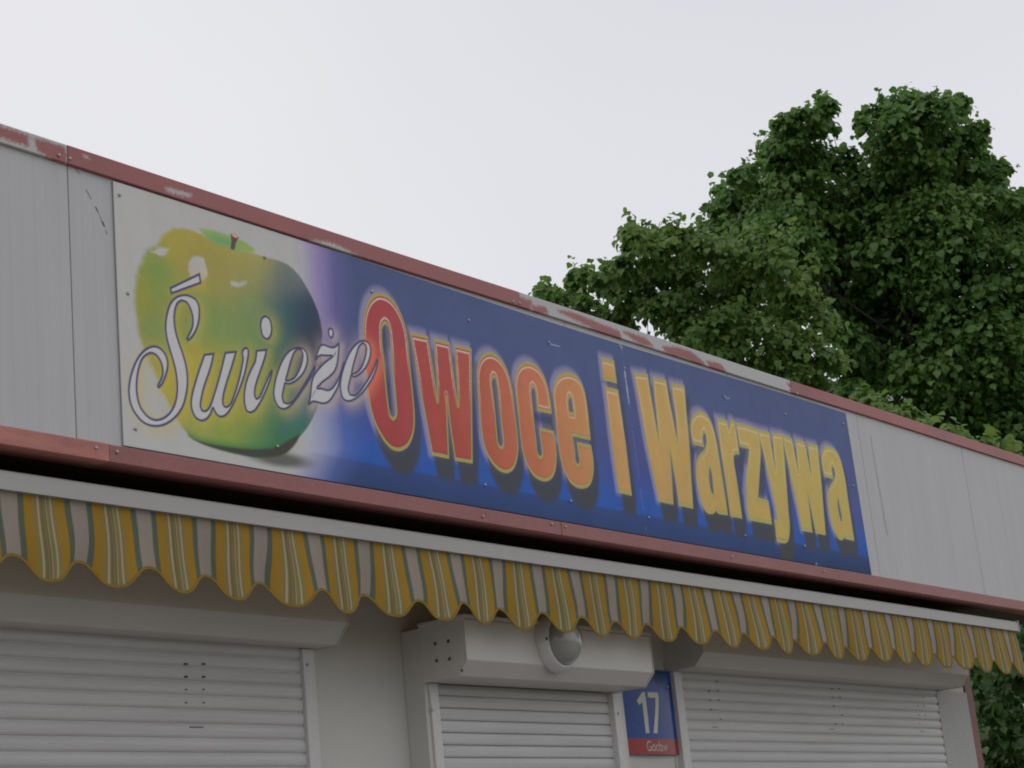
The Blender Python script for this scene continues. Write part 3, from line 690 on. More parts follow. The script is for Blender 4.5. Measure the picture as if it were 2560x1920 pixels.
# ------------------------------------------------------------------ awning
PER = 0.2412
def awning_mat():
    m, nt, b = new_mat("striped_awning_fabric")
    uv = N(nt, "ShaderNodeUVMap", uv_map="UVMap"); sp = N(nt, "ShaderNodeSeparateXYZ")
    nt.links.new(uv.outputs[0], sp.inputs[0])
    fr = N(nt, "ShaderNodeMath", operation='FRACT'); nt.links.new(sp.outputs[0], fr.inputs[0])
    r = N(nt, "ShaderNodeValToRGB"); cr = r.color_ramp
    bg, gr, yl, ol, wl, bl = (0.50, 0.43, 0.365), (0.18, 0.215, 0.155), (0.54, 0.315, 0.05), (0.37, 0.315, 0.14), (0.62, 0.56, 0.36), (0.28, 0.21, 0.10)
    tn = tuple((a+c)/2 for a, c in zip(yl, ol))
    st = [(0, bg), (.108, bg), (.125, gr), (.195, gr), (.210, yl), (.285, yl), (.345, tn), (.385, ol), (.395, wl), (.412, wl), (.422, ol), (.455, bl), (.475, ol), (.505, bl), (.515, wl), (.525, ol), (.568, ol), (.576, wl), (.592, wl), (.602, ol), (.64, tn), (.70, yl), (.775, yl), (.795, gr), (.865, gr), (.888, bg)]
    cr.elements[0].position = 0; cr.elements[0].color = (*st[0][1], 1)
    cr.elements[1].position = st[-1][0]; cr.elements[1].color = (*st[-1][1], 1)
    for p, c in st[1:-1]:
        e = cr.elements.new(p); e.color = (*c, 1)
    nt.links.new(fr.outputs[0], r.inputs[0])
    tc = N(nt, "ShaderNodeTexCoord"); n1 = N(nt, "ShaderNodeTexNoise", Scale=5.0, Detail=5.0)
    nt.links.new(tc.outputs["Object"], n1.inputs["Vector"])
    mr = N(nt, "ShaderNodeMapRange"); mr.inputs[3].default_value = .82; mr.inputs[4].default_value = 1.12
    nt.links.new(n1.outputs[0], mr.inputs[0])
    mx = N(nt, "ShaderNodeMix", data_type='RGBA', blend_type='MULTIPLY'); mx.inputs[0].default_value = 1
    nt.links.new(r.outputs[0], mx.inputs[6]); nt.links.new(mr.outputs[0], mx.inputs[7])
    wv = N(nt, "ShaderNodeTexNoise", Scale=900.0, Detail=1.0); nt.links.new(tc.outputs["Object"], wv.inputs["Vector"])
    bp = N(nt, "ShaderNodeBump", Strength=.25, Distance=.001); nt.links.new(wv.outputs[0], bp.inputs["Height"])
    b.inputs["Roughness"].default_value = .9; b.inputs["Specular IOR Level"].default_value = .1
    nt.links.new(mx.outputs[2], b.inputs["Base Color"]); nt.links.new(bp.outputs[0], b.inputs["Normal"])
    tr = N(nt, "ShaderNodeBsdfTranslucent"); nt.links.new(mx.outputs[2], tr.inputs[0])
    ms = N(nt, "ShaderNodeMixShader"); ms.inputs[0].default_value = .34
    out = nt.nodes["Material Output"]
    nt.links.new(b.outputs[0], ms.inputs[1]); nt.links.new(tr.outputs[0], ms.inputs[2]); nt.links.new(ms.outputs[0], out.inputs[0])
    return m
M_aw = awning_mat()
M_edge = plain("ochre_edging_tape", (0.27, 0.18, 0.045), 0.85, spec=.1)
M_under = plain("yellowish_fabric_underside", (0.30, 0.185, 0.07), 0.9, spec=.1)
AX0, AX1 = 1.15, 10.07
awning = empty("striped_awning", (5.6, 0.05, 2.83), "retracted shop awning with grey front bar and scalloped yellow striped valance", "awning")
bm = bmesh.new()
prism_x(bm, [(0.030, 2.829), (0.030, 2.868), (0.034, 2.880), (0.042, 2.886), (0.085, 2.886), (0.085, 2.829)], AX0, AX1+.012)
prism_x(bm, [(0.027, 2.826), (0.027, 2.889), (0.09, 2.889), (0.09, 2.826)], AX1+.0125, AX1+.022)
obj("front_bar", bm, M_bar, awning)
nxv, nzv = 1500, 26
xs = np.linspace(AX0, AX1, nxv); uu = (xs-3.1745)/PER
ph = rng.random(80)
kk = np.floor(uu).astype(int)
jit = np.interp(uu, np.arange(-20, 60), (rng.random(80)-.5))
zb = 2.6175+0.0345*np.cos(2*np.pi*uu)-0.0022*np.cos(6*np.pi*uu)+0.009*jit+0.003*np.interp(uu*2.0+.3, np.arange(-40, 130), rng.random(170)*2-1)+np.interp(xs, [3.1, 4.2], [.010, 0])
tv = np.linspace(0, 1, nzv)[:, None]
fold = np.sin(2*np.pi*uu+.6)*.5+np.interp(uu, np.arange(-20, 60), (rng.random(80)-.5)*2.4)*.8+np.interp(uu*1.7, np.arange(-40, 110), (rng.random(150)-.5)*2)*.5
VX = xs[None, :]+0.016*tv*np.interp(uu, np.arange(-20, 60), rng.random(80)*2-1)[None, :]*np.sin(tv*2.4)
VX = VX+np.sin(tv*4.5+jit[None, :]*9)*0.006*tv+0.008*tv
VY = 0.048+0.019*fold[None, :]*tv**1.2-0.004*np.sin(tv*3.0)
VZ = 2.8285*(1-tv)+zb[None, :]*tv
V = np.stack([VX, VY, VZ], -1)
q = grid_faces(nxv, nzv)
me = np_mesh("valance", V.reshape(-1, 3), q.ravel(), np.arange(len(q))*4, np.full(len(q), 4))
uvl = me.uv_layers.new(name="UVMap")
UVv = np.stack([np.broadcast_to(uu[None, :]+30, (nzv, nxv)), np.broadcast_to(tv, (nzv, nxv))], -1).reshape(-1, 2)
li = np.empty(len(me.loops), np.int32); me.loops.foreach_get("vertex_index", li)
uvl.data.foreach_set("uv", UVv[li].astype(np.float32).ravel())
me.polygons.foreach_set("use_smooth", [True]*len(me.polygons))
val = link("valance", me, M_aw, awning)
# edging tape along the scallops
bm = bmesh.new(); prev = None
E = V[-1]; Eup = V[-2]
for i in range(0, nxv, 2):
    p = Vector(E[i]); a = Vector(E[max(0, i-2)]); c = Vector(E[min(nxv-1, i+2)])
    t = (c-a).normalized(); nrm = Vector((-t.z, 0, t.x))
    if nrm.z < 0: nrm = -nrm
    y = Vector((0, 1, 0))
    ring = [bm.verts.new(p-nrm*.003-y*.002), bm.verts.new(p+nrm*.0055-y*.002), bm.verts.new(p+nrm*.0055+y*.002), bm.verts.new(p-nrm*.003+y*.002)]
    if prev:
        for k in range(4): bm.faces.new((prev[k], prev[(k+1) % 4], ring[(k+1) % 4], ring[k]))
    prev = ring
obj("edging", bm, M_edge, val)
bm = bmesh.new(); box(bm, AX0+.05, AX1-.25, 0.40, 0.498, 2.80, 2.93, .012); obj("cassette", bm, M_brown, awning)
bm = bmesh.new()
a = [bm.verts.new((x, y, z)) for x in (AX0+.06, AX1-.26) for y, z in ((0.087, 2.872), (0.398, 2.90), (0.398, 2.897), (0.087, 2.869))]
for k in range(4): bm.faces.new((a[k], a[(k+1) % 4], a[4+(k+1) % 4], a[4+k]))
bm.faces.new(a[:4][::-1]); bm.faces.new(a[4:])
obj("fabric", bm, M_under, awning)
for xa, s in ((AX0+.4, 1), (AX1-.6, -1)):
    bm = bmesh.new()
    tube(bm, (xa, .36, 2.80), (xa+s*1.3, .26, 2.82), .018, .018); tube(bm, (xa+s*1.3, .24, 2.82), (xa+s*.1, .11, 2.84), .016, .016)
    obj("folding_arm", bm, M_bar, awning)

# ------------------------------------------------------------------ lamp on the door box
lamp = empty("wall_lamp", (5.852, 0.195, 2.576), "round bulkhead lamp with frosted dome on the white box above the door", "lamp")
bm = bmesh.new()
prof = [(0.0, 0.118), (0.010, 0.118), (0.030, 0.112), (0.042, 0.105), (0.047, 0.100), (0.047, 0.096), (0.040, 0.093), (0.0, 0.093)]
n = 48; rings = []
for d, r in prof:
    rings.append([bm.verts.new((5.852+r*math.cos(2*math.pi*i/n), 0.1945-d, 2.576+r*math.sin(2*math.pi*i/n))) for i in range(n)])
for a, b_ in zip(rings, rings[1:]):
    for i in range(n): bm.faces.new((a[i], a[(i+1) % n], b_[(i+1) % n], b_[i]))
ring = obj("ring", bm, M_rail, lamp, True)
bm = bmesh.new(); rings = []
for k in range(13):
    t = math.pi/2*k/12
    rings.append([bm.verts.new((5.852+max(.0005, 0.093*math.cos(t))*math.cos(2*math.pi*i/n), 0.1945-0.040-0.070*math.sin(t), 2.576+max(.0005, 0.093*math.cos(t))*math.sin(2*math.pi*i/n))) for i in range(n)])
for a, b_ in zip(rings, rings[1:]):
    for i in range(n): bm.faces.new((a[i], a[(i+1) % n], b_[(i+1) % n], b_[i]))
bm.faces.new(rings[-1])
mg, nt, b = new_mat("frosted_lamp_glass")
tc = N(nt, "ShaderNodeTexCoord"); nz = N(nt, "ShaderNodeTexNoise", Scale=14.0, Detail=5.0); nt.links.new(tc.outputs["Object"], nz.inputs["Vector"])
rr = N(nt, "ShaderNodeValToRGB"); rr.color_ramp.elements[0].color = (.26, .26, .235, 1); rr.color_ramp.elements[1].color = (.36, .36, .335, 1); nt.links.new(nz.outputs[0], rr.inputs[0])
nt.links.new(rr.outputs[0], b.inputs["Base Color"])
b.inputs["Roughness"].default_value = .22; b.inputs["Coat Weight"].default_value = .5; b.inputs["Coat Roughness"].default_value = .1
obj("dome", bm, mg, lamp, True)
put_screw("screw", (5.852-.106, .1945-.044, 2.578), lamp, SCREW_D)

# ------------------------------------------------------------------ house number plate
plate = empty("number_plate", (6.85, 0.49, 2.19), "blue and red enamel house number plate reading 17 beside the door", "number plate")
PX0, PX1, PZ0, PZ1, PZR = 6.700, 7.118, 2.189, 2.556, 2.256
def gloss(name, col, rough=.18):
    m, nt, b = new_mat(name)
    tc = N(nt, "ShaderNodeTexCoord"); nz = N(nt, "ShaderNodeTexNoise", Scale=9.0, Detail=5.0); nt.links.new(tc.outputs["Object"], nz.inputs["Vector"])
    r = N(nt, "ShaderNodeValToRGB"); r.color_ramp.elements[0].color = (*[c*.85 for c in col], 1); r.color_ramp.elements[1].color = (*[c*1.12 for c in col], 1)
    nt.links.new(nz.outputs[0], r.inputs[0]); nt.links.new(r.outputs[0], b.inputs["Base Color"])
    b.inputs["Roughness"].default_value = rough; b.inputs["Specular IOR Level"].default_value = .25; return m
MB, MR, MW = gloss("blue_enamel", (0.008, 0.060, 0.30)), gloss("red_enamel", (0.36, 0.03, 0.03)), gloss("white_enamel", (0.62, 0.60, 0.52), .3)
MF = gloss("faded_lettering", (0.07, 0.10, 0.15), .3)
def plate_y(x):
    t = (x-(PX0+PX1)/2)/((PX1-PX0)/2); return 0.472+0.016*t*t
bm = bmesh.new()
nx = 24
def strip(z0, z1, mi):
    for i in range(nx):
        xa, xb = PX0+(PX1-PX0)*i/nx, PX0+(PX1-PX0)*(i+1)/nx
        f = bm.faces.new([bm.verts.new((xa, plate_y(xa), z0)), bm.verts.new((xb, plate_y(xb), z0)), bm.verts.new((xb, plate_y(xb), z1)), bm.verts.new((xa, plate_y(xa), z1))]); f.material_index = mi
strip(PZ0, PZR, 1); strip(PZR, PZ1, 0)
for i in range(nx):     # rim and back
    xa, xb = PX0+(PX1-PX0)*i/nx, PX0+(PX1-PX0)*(i+1)/nx
    for z in (PZ0, PZ1):
        bm.faces.new([bm.verts.new((xa, plate_y(xa), z)), bm.verts.new((xb, plate_y(xb), z)), bm.verts.new((xb, .498, z)), bm.verts.new((xa, .498, z))]).material_index = 0
for x in (PX0, PX1):
    bm.faces.new([bm.verts.new((x, plate_y(x), PZ0)), bm.verts.new((x, plate_y(x), PZ1)), bm.verts.new((x, .498, PZ1)), bm.verts.new((x, .498, PZ0))]).material_index = 0
bmesh.ops.remove_doubles(bm, verts=bm.verts[:], dist=1e-5)
def flat(polys_px=None, pts=None, mi=2, off=.0012):
    P = pts if pts else [at(x, y, plate_y(6.9)) for x, y in polys_px]
    vs = [bm.verts.new((p[0], plate_y(p[0])-off, p[2])) for p in P]
    f = bm.faces.new(vs); f.material_index = mi
PN = lambda p: C6(1520, 1680, p, 260/2212.0)
flat(PN([(725, 425), (782, 428), (800, 560), (835, 850), (880, 1298), (803, 1300), (765, 960), (727, 640), (672, 702), (618, 608)]))
flat(PN([(833, 430), (1062, 437), (1080, 560), (1078, 740), (1052, 1302), (964, 1300), (990, 950), (1006, 700), (1005, 550), (845, 542)]))
flat(pts=[(6.73, 0, 2.486), (7.09, 0, 2.486), (7.09, 0, 2.489), (6.73, 0, 2.489)], mi=2)
x = 6.775                       # worn street name, no longer legible
while x < 7.05:
    w = rnd.choice((.006, .008, .010)); h = rnd.choice((.030, .030, .040))
    if rnd.random() < .85: flat(pts=[(x, 0, 2.503), (x+w, 0, 2.503), (x+w, 0, 2.503+h), (x, 0, 2.503+h)], mi=3)
    x += w+rnd.choice((.005, .007, .014))
plate_bm = bm
fc = bpy.data.curves.new("txt", 'FONT'); fc.body = "Goc\u0142aw"; fc.size = 0.062; fc.align_x = 'CENTER'
fo = bpy.data.objects.new("txt", fc); COL.objects.link(fo)
bpy.context.view_layer.update()
tm = bpy.data.meshes.new_from_object(fo.evaluated_get(bpy.context.evaluated_depsgraph_get()))
bpy.data.objects.remove(fo, do_unlink=True); bpy.data.curves.remove(fc)
for v in tm.vertices:
    x = 6.925+v.co.x*0.88; v.co = Vector((x, plate_y(x)-.0012, 2.203+v.co.y*1.0))
for p in tm.polygons: p.material_index = 2
plate_bm.from_mesh(tm)
bpy.data.meshes.remove(tm)
obj("plate", plate_bm, [MB, MR, MW, MF], plate)

# ------------------------------------------------------------------ trees
def leaf_mat(name, c0, c1, c2, trans=.25):
    m, nt, b = new_mat(name)
    a = N(nt, "ShaderNodeAttribute", attribute_name="tone")
    r = N(nt, "ShaderNodeValToRGB"); r.color_ramp.elements[0].color = (*c0, 1); r.color_ramp.elements[1].color = (*c2, 1)
    e = r.color_ramp.elements.new(.5); e.color = (*c1, 1)
    e = r.color_ramp.elements.new(.985); e.color = (*c2, 1)
    r.color_ramp.elements[-1].color = (*c2, 1)
    nt.links.new(a.outputs["Fac"], r.inputs[0]); nt.links.new(r.outputs[0], b.inputs["Base Color"])
    b.inputs["Roughness"].default_value = .42; b.inputs["Specular IOR Level"].default_value = .5
    t = N(nt, "ShaderNodeBsdfTranslucent"); nt.links.new(r.outputs[0], t.inputs[0])
    ms = N(nt, "ShaderNodeMixShader"); ms.inputs[0].default_value = trans
    nt.links.new(b.outputs[0], ms.inputs[1]); nt.links.new(t.outputs[0], ms.inputs[2]); nt.links.new(ms.outputs[0], nt.nodes["Material Output"].inputs[0])
    return m
M_leaf1 = leaf_mat("dark_maple_leaves", (.085, .185, .046), (.150, .285, .070), (.225, .35, .085), .5)
M_leaf2 = leaf_mat("light_maple_leaves", (.095, .185, .044), (.150, .270, .062), (.245, .345, .080), .5)
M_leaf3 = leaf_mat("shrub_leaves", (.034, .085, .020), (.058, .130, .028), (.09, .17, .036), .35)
M_bark = paint("grey_brown_bark", (.07, .058, .045), .9, .25, 6.0, (1, 1, .3), bump=.6)
LEAF = np.array([(0, 0, 0), (-.36, .06, .06), (-.44, .30, .11), (-.50, .52, .10), (-.27, .76, .03), (0, 1.0, -.14), (.27, .76, .03), (.50, .52, .10), (.44, .30, .11), (.36, .06, .06), (0, .5, .0)])
LF = [(0, 10, 3, 2, 1), (10, 5, 4, 3), (0, 9, 8, 7, 10), (10, 7, 6, 5)]
def crown(name, lobes, mat, parent, size, dens, seed, tone=(0, 1), flat_=.55, shell=.45):
    r = np.random.default_rng(seed)
    pos = []; out = []
    for (px, py, rp, d) in lobes:
        c = atd(px, py, d); R = rp*d/FPX
        ncl = max(2, int(dens*(R/0.30)**2))
        for _ in range(ncl):
            v = r.normal(size=3); v /= np.linalg.norm(v)
            cc = c+v*R*(shell+(1-shell)*r.random()**.6)*np.array([1, 1, .95])
            cr = (0.12+0.18*r.random())*min(1.0, .28+R*1.45)
            nl = int(42+34*r.random())
            L = r.normal(size=(nl, 3)); L /= np.linalg.norm(L, axis=1)[:, None]
            L *= (r.random(nl)**.4*np.where(r.random(nl) < .16, 1.45, 1.0))[:, None]*np.array([cr*1.25, cr*1.25, cr*flat_*1.3])
            L[:, 2] -= (L[:, 0]**2+L[:, 1]**2)/(cr*2.2)       # sprays droop at the rim
            o = L.copy(); o[:, 2] *= .2
            pos.append(cc+L); out.append(o+v*0.25*cr)
        for _ in range(3 if R > .12 else 1):          # loose leafy shoots that break the outline
            v = r.normal(size=3); v[2] = abs(v[2])*.9+.1; v /= np.linalg.norm(v)
            nl = int(9+8*r.random()); t = np.linspace(0, 1, nl)[:, None]; ln = (.16+.24*r.random())*(1 if R > .12 else .6)
            P = c+v*(R*.70+t*ln*.9)+r.normal(size=(nl, 3))*.035*(1.3-t)
            pos.append(P); out.append(r.normal(size=(nl, 3))*.6+v*.5)
    pos = np.concatenate(pos); out = np.concatenate(out); n = len(pos)
    o = out/(np.linalg.norm(out, axis=1)[:, None]+1e-9)
    yd = o*.8+np.array([0, 0, -.95])+r.normal(size=(n, 3))*.45; yd /= np.linalg.norm(yd, axis=1)[:, None]
    up = np.array([0, 0, 1.0])+o*.55+r.normal(size=(n, 3))*.40
    xd = np.cross(yd, up); xd /= np.linalg.norm(xd, axis=1)[:, None]+1e-9
    zd = np.cross(xd, yd)
    s = size*(.45+.95*r.random(n)**1.2)
    bend = .6+r.random(n)*1.2
    T = LEAF
    V = pos[:, None, :]+s[:, None, None]*(T[None, :, 0, None]*xd[:, None]+T[None, :, 1, None]*yd[:, None]+(T[None, :, 2, None]*bend[:, None, None])*zd[:, None])
    nv = len(T); base = np.arange(n)[:, None]*nv
    loops = np.concatenate([base+np.array(f)[None, :] for f in LF], 1).ravel()
    tot = np.tile([len(f) for f in LF], n); st = np.concatenate([[0], np.cumsum(tot)[:-1]])
    me = np_mesh(name, V.reshape(-1, 3), loops, st, tot)
    a = me.attributes.new("tone", 'FLOAT', 'POINT')
    lump = np.sin(pos[:, 0]*1.9+seed)*np.sin(pos[:, 2]*2.3+1)*.18
    tn = np.clip(tone[0]+(tone[1]-tone[0])*(.5+lump+r.normal(size=n)*.22), 0, .98)
    a.data.foreach_set("value", np.repeat(tn, nv).astype(np.float32))
    return link(name, me, mat, parent)
def trunk(base, top, lobes, r0, parent, seed):
    r = random.Random(seed); bm = bmesh.new()
    b0, t0 = Vector(base), Vector(top)
    pts = [b0.lerp(t0, k/8)+Vector((r.uniform(-.12, .12), r.uniform(-.12, .12), 0))*(1 if 0 < k else 0) for k in range(9)]
    for k in range(8): tube(bm, pts[k], pts[k+1], r0*(1-.105*k), r0*(1-.105*(k+1)), 10)
    for (px, py, rp, d) in lobes:
        c = Vector(atd(px, py, d)); R = rp*d/FPX
        if R < .13: continue
        h = max(.25, min(.97, (c.z-b0.z-R*1.0)/(t0.z-b0.z)*.85))
        k = min(7, int(h*8)); s = pts[k].lerp(pts[k+1], h*8-k)
        m1 = s.lerp(c, .5)+Vector((r.uniform(-.2, .2), r.uniform(-.2, .2), -.15))
        rr = r0*(.24 if R > .3 else .10)*(1-h*.55)
        tube(bm, s, m1, rr, rr*.6, 7); tube(bm, m1, c, rr*.6, rr*.25, 6)
        for _ in range(2):
            v = Vector((r.gauss(0, 1), r.gauss(0, 1), r.gauss(.3, 1))).normalized()
            tube(bm, m1.lerp(c, r.uniform(.4, 1)), c+v*R*.9, rr*.22, .006, 5)
    return obj("trunk", bm, M_bark, parent, True)

def tree(name, label, cat, lobes, depth, basepx, mat, size, dens, seed, r0, tone=(0, 1), group=None, shell=.45):
    r = random.Random(seed)
    L = [(a, b_, c, depth+(r.uniform(-.5, .5)*1.6 if len(t) == 0 else t[0])) for a, b_, c, *t in lobes]
    bx = atd(basepx, 1400, depth); bx[2] = 0
    tp = max(atd(a, b_, d)[2] for a, b_, c, d in L)
    topc = min(L, key=lambda q: q[1]); tpt = Vector(atd(topc[0], topc[1], depth)); tpt.z = tp-.1
    e = empty(name, bx, label, cat, group)
    crown("crown", L, mat, e, size, dens, seed, tone, shell=shell)
    trunk((bx[0], bx[1], -.05), (lambda q: Vector((q.x, q.y, q.z*.80)))(tpt.lerp(Vector((bx[0], bx[1], tp)), .4)), L, r0, e, seed)
    return e
maple = [(2125, 905, 40), (2180, 960, 40), (2090, 800, 36), (2252, 246, 16), (2285, 250, 20), (2215, 268, 22), (2160, 305, 14), (2172, 285, 16), (1968, 298, 16), (1998, 288, 18), (2066, 248, 12), (2064, 275, 15), (2060, 300, 18), (2398, 248, 14), (2375, 260, 18), (2440, 318, 14), (2430, 338, 18), (2424, 372, 18), (2426, 425, 20), (2488, 418, 12), (2482, 440, 18), (1852, 428, 14), (1862, 452, 22), (1830, 480, 20), (1795, 520, 20), (2340, 262, 20), (2020, 325, 24), (2548, 478, 16), (1920, 375, 18), (1935, 345, 16), (1790, 560, 34), (1830, 600, 60), (1760, 600, 40), (1870, 640, 70), (1900, 560, 60), (1880, 480, 44), (2248, 290, 70), (2225, 330, 46), (2310, 290, 50), (2368, 275, 32), (2392, 258, 20), (2270, 380, 95), (2365, 345, 50), (2068, 262, 17), (2062, 288, 20), (2055, 320, 26), (1985, 318, 42), (1955, 350, 40), (2015, 370, 55), (2110, 405, 48),
         (2415, 350, 34), (2425, 400, 40), (2395, 440, 55), (2250, 470, 110), (1935, 430, 50), (1855, 440, 26), (1840, 470, 32), (1822, 520, 38), (1880, 505, 50), (2000, 480, 85), (2130, 520, 110), (2350, 560, 110), (2492, 428, 18), (2484, 462, 30), (2450, 500, 45), (2545, 500, 36),
         (2580, 520, 50), (2500, 570, 80), (1960, 600, 100), (2070, 640, 90), (2230, 640, 110), (2400, 690, 120), (2560, 660, 110), (2150, 760, 90), (2290, 790, 100), (2440, 830, 110), (2580, 800, 110), (2330, 920, 100), (2200, 900, 70), (2480, 960, 110), (2600, 960, 110), (2690, 700, 120), (2700, 900, 120),
         (2390, 1050, 100), (2540, 1090, 100), (2100, 850, 50), (2030, 720, 50), (2680, 1090, 100), (2150, 980, 60), (2270, 1060, 70)]
tree("maple_tree", "tall dark green maple towering behind the kiosk roof", "tree", maple, 24.0, 2260, M_leaf1, .084, 15.0, 3, .22, (.0, .95), shell=.30, group="maple trees behind the kiosk")
lime = [(1350, 716, 9), (1362, 728, 9), (1385, 722, 10), (1440, 690, 12), (1462, 682, 14), (1448, 715, 14), (1500, 690, 14), (1530, 660, 14), (1566, 572, 10), (1580, 566, 11), (1612, 585, 14), (1640, 605, 16), (1660, 580, 12), (1690, 575, 12), (1715, 590, 16), (1745, 575, 12), (1378, 738, 16), (1352, 728, 10), (1400, 752, 16), (1452, 702, 18), (1440, 740, 18), (1475, 770, 40), (1520, 720, 34), (1545, 680, 26), (1588, 600, 26), (1572, 580, 12), (1600, 640, 44), (1620, 700, 55), (1680, 590, 20), (1668, 625, 40), (1725, 610, 34), (1700, 680, 60), (1790, 640, 60), (1840, 595, 36), (1880, 585, 34),
        (1860, 660, 70), (1940, 640, 50), (1780, 740, 80), (1680, 770, 70), (1560, 780, 55), (1900, 760, 80), (1990, 720, 55), (2010, 800, 60), (1930, 850, 80), (2030, 880, 55), (1830, 830, 80), (2010, 950, 55), (1740, 830, 70), (1950, 930, 60)]
tree("maple_tree", "lower light green maple left of the tall dark one, above the middle of the roof", "tree", lime, 19.0, 1830, M_leaf2, .069, 15.0, 5, .15, (.0, 1.0), shell=.30, group="maple trees behind the kiosk")
young = [(2150, 1005, 26), (2180, 1015, 22), (2235, 1045, 26), (2285, 1030, 24), (2300, 1060, 22), (2215, 1065, 30), (2395, 1090, 16), (2440, 1105, 20), (2455, 1120, 20), (2510, 1130, 24), (2540, 1115, 22), (2500, 1150, 30), (2570, 1150, 30), (2360, 1100, 30), (2280, 1100, 40), (2420, 1180, 50), (2520, 1220, 60), (2620, 1200, 60)]
tree("young_tree", "young yellowish green tree whose tips peep over the far end of the red roof trim", "tree", young, 15.5, 2560, M_leaf2, .066, 5.0, 9, .07, (.15, 1.0))
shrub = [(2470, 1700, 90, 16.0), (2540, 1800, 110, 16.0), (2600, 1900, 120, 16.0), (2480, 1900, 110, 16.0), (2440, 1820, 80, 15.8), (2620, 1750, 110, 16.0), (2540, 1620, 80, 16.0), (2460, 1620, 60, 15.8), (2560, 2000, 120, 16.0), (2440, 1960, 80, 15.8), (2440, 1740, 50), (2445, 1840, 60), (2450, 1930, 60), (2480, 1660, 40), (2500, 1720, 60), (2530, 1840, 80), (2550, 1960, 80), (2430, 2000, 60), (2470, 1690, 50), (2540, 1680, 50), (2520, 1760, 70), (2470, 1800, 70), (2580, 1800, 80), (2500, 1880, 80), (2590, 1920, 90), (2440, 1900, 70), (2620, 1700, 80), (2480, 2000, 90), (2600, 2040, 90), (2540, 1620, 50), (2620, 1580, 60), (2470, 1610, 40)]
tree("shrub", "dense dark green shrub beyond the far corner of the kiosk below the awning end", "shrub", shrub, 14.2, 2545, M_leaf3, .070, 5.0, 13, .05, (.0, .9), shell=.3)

# ------------------------------------------------------------------ apartment block far behind the trees
M_conc = paint("grey_concrete_slab", (.42, .41, .40), .8, .1, .3)
M_glass = plain("window_glass", (.05, .06, .07), .1)
M_wfr = plain("window_frame_white", (.6, .6, .58), .5)
pA = atd(2400, 800, 78.0); ang = -math.radians(32)
blk = empty("apartment_block", (pA[0], pA[1], 0), "grey concrete apartment block glimpsed through the leaves far behind", "building")
blk.rotation_euler = (0, 0, ang)
BH = pA[2]
def lobj(name, bm, mats, parent):
    o = obj(name, bm, mats, parent); o.location = (0, 0, 0); return o
bm = bmesh.new(); box(bm, 0, 40, 0, 12, 0, BH); lobj("wall", bm, M_conc, blk)
bm = bmesh.new(); box(bm, -.2, 40.2, -.2, 12.2, BH+.004, BH+.35); lobj("roof", bm, M_roof, blk)
nst = int(BH/2.8); first = None
for fl in range(max(0, nst-5), nst):
    for k in range(8):
        if first is None:
            bm = bmesh.new()
            for (a, b_, c, d) in ((0, 1.8, 0, .08), (0, 1.8, 1.42, 1.5), (0, .08, .08, 1.42), (1.72, 1.8, .08, 1.42), (.87, .93, .08, 1.42)): box(bm, a, b_, -.06, .04, c, d)
            first = lobj("window", bm, M_wfr, blk); w = first
            bm = bmesh.new(); box(bm, .03, 1.77, -.02, .02, .03, 1.47); pane = lobj("pane", bm, M_glass, w); p = pane
        else:
            w = first.copy(); COL.objects.link(w); w.parent = blk
            p = pane.copy(); COL.objects.link(p); p.parent = w
        w.location = (1.2+k*3.2, -.01, fl*2.8+1.0)

# ------------------------------------------------------------------ ground
bm = bmesh.new(); box(bm, -14, 14, -12, 9, -.3, 0.0); tag(obj("pavement", bm, M_pave), kind="structure")
bm = bmesh.new()
v = [bm.verts.new(p) for p in ((-900, -900, -.02), (900, -900, -.02), (900, 900, -.02), (-900, 900, -.02))]; bm.faces.new(v)
tag(obj("ground", bm, M_grass), kind="structure")

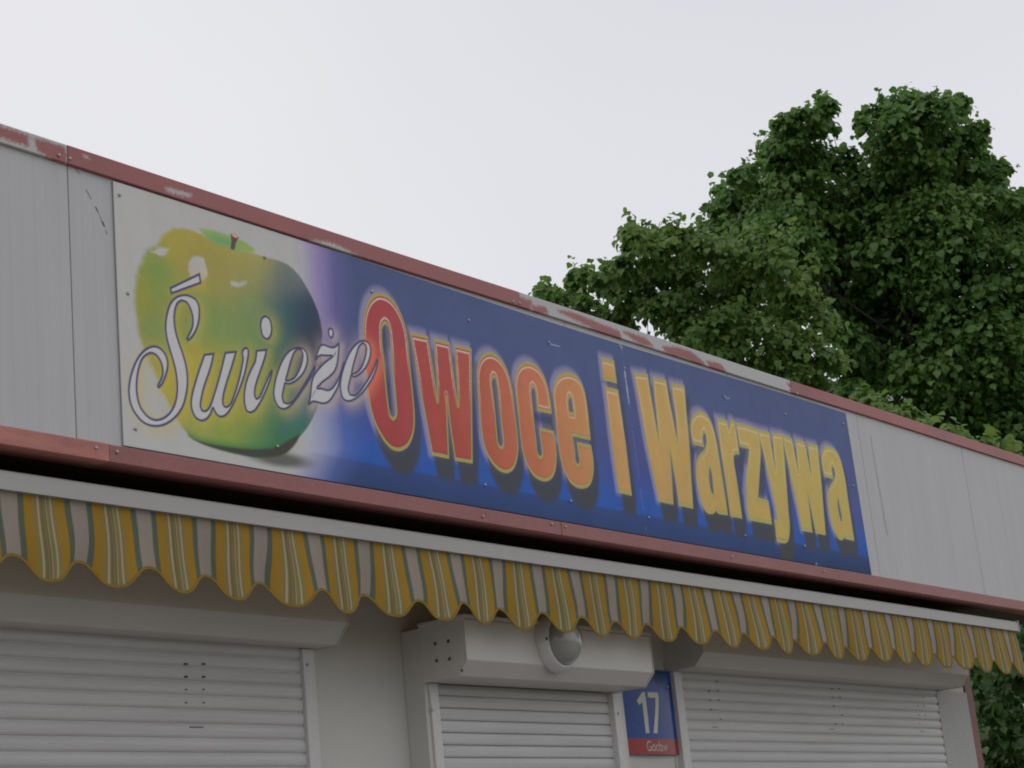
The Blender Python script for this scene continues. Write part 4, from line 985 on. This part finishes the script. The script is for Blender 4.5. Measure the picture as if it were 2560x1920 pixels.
# ------------------------------------------------------------------ light: overcast day
w = bpy.data.worlds.new("World"); sc.world = w; w.use_nodes = True
nt = w.node_tree; bgn = nt.nodes["Background"]; out = nt.nodes["World Output"]
SUN_EL, SUN_AZ = math.radians(50), math.radians(335)
sky = N(nt, "ShaderNodeTexSky", sky_type='NISHITA', sun_disc=False)
sky.sun_elevation = SUN_EL; sky.sun_rotation = SUN_AZ; sky.air_density = 1.0; sky.dust_density = 3.0
nt.links.new(sky.outputs[0], bgn.inputs[0]); bgn.inputs[1].default_value = 0.06
bg2 = N(nt, "ShaderNodeBackground"); bg2.inputs[1].default_value = 1.0
tc = N(nt, "ShaderNodeTexCoord"); n1 = N(nt, "ShaderNodeTexNoise", Scale=1.6, Detail=3.0, Roughness=.45)
nt.links.new(tc.outputs["Generated"], n1.inputs["Vector"])
r = N(nt, "ShaderNodeValToRGB"); r.color_ramp.elements[0].position = .30; r.color_ramp.elements[1].position = .66
r.color_ramp.elements[0].color = (.735, .75, .795, 1); r.color_ramp.elements[1].color = (.875, .87, .895, 1)
nt.links.new(n1.outputs[0], r.inputs[0]); nt.links.new(r.outputs[0], bg2.inputs[0])
mxs = N(nt, "ShaderNodeMixShader"); mxs.inputs[0].default_value = .93
nt.links.new(bgn.outputs[0], mxs.inputs[1]); nt.links.new(bg2.outputs[0], mxs.inputs[2]); nt.links.new(mxs.outputs[0], out.inputs[0])
sd = bpy.data.lights.new("sun", 'SUN'); sd.energy = 0.5; sd.angle = math.radians(40); sd.color = (1, .97, .93)
so = bpy.data.objects.new("sun", sd); COL.objects.link(so)
dv = Vector((math.sin(SUN_AZ)*math.cos(SUN_EL), math.cos(SUN_AZ)*math.cos(SUN_EL), math.sin(SUN_EL)))
so.rotation_euler = dv.to_track_quat('Z', 'Y').to_euler(); so.location = (0, -10, 20)

sc.cycles.pixel_filter_type = 'BLACKMAN_HARRIS'; sc.cycles.filter_width = 1.9
vs = sc.view_settings
vs.view_transform = 'Standard'; vs.look = 'None'; vs.exposure = 0; vs.gamma = 1; vs.use_curve_mapping = False
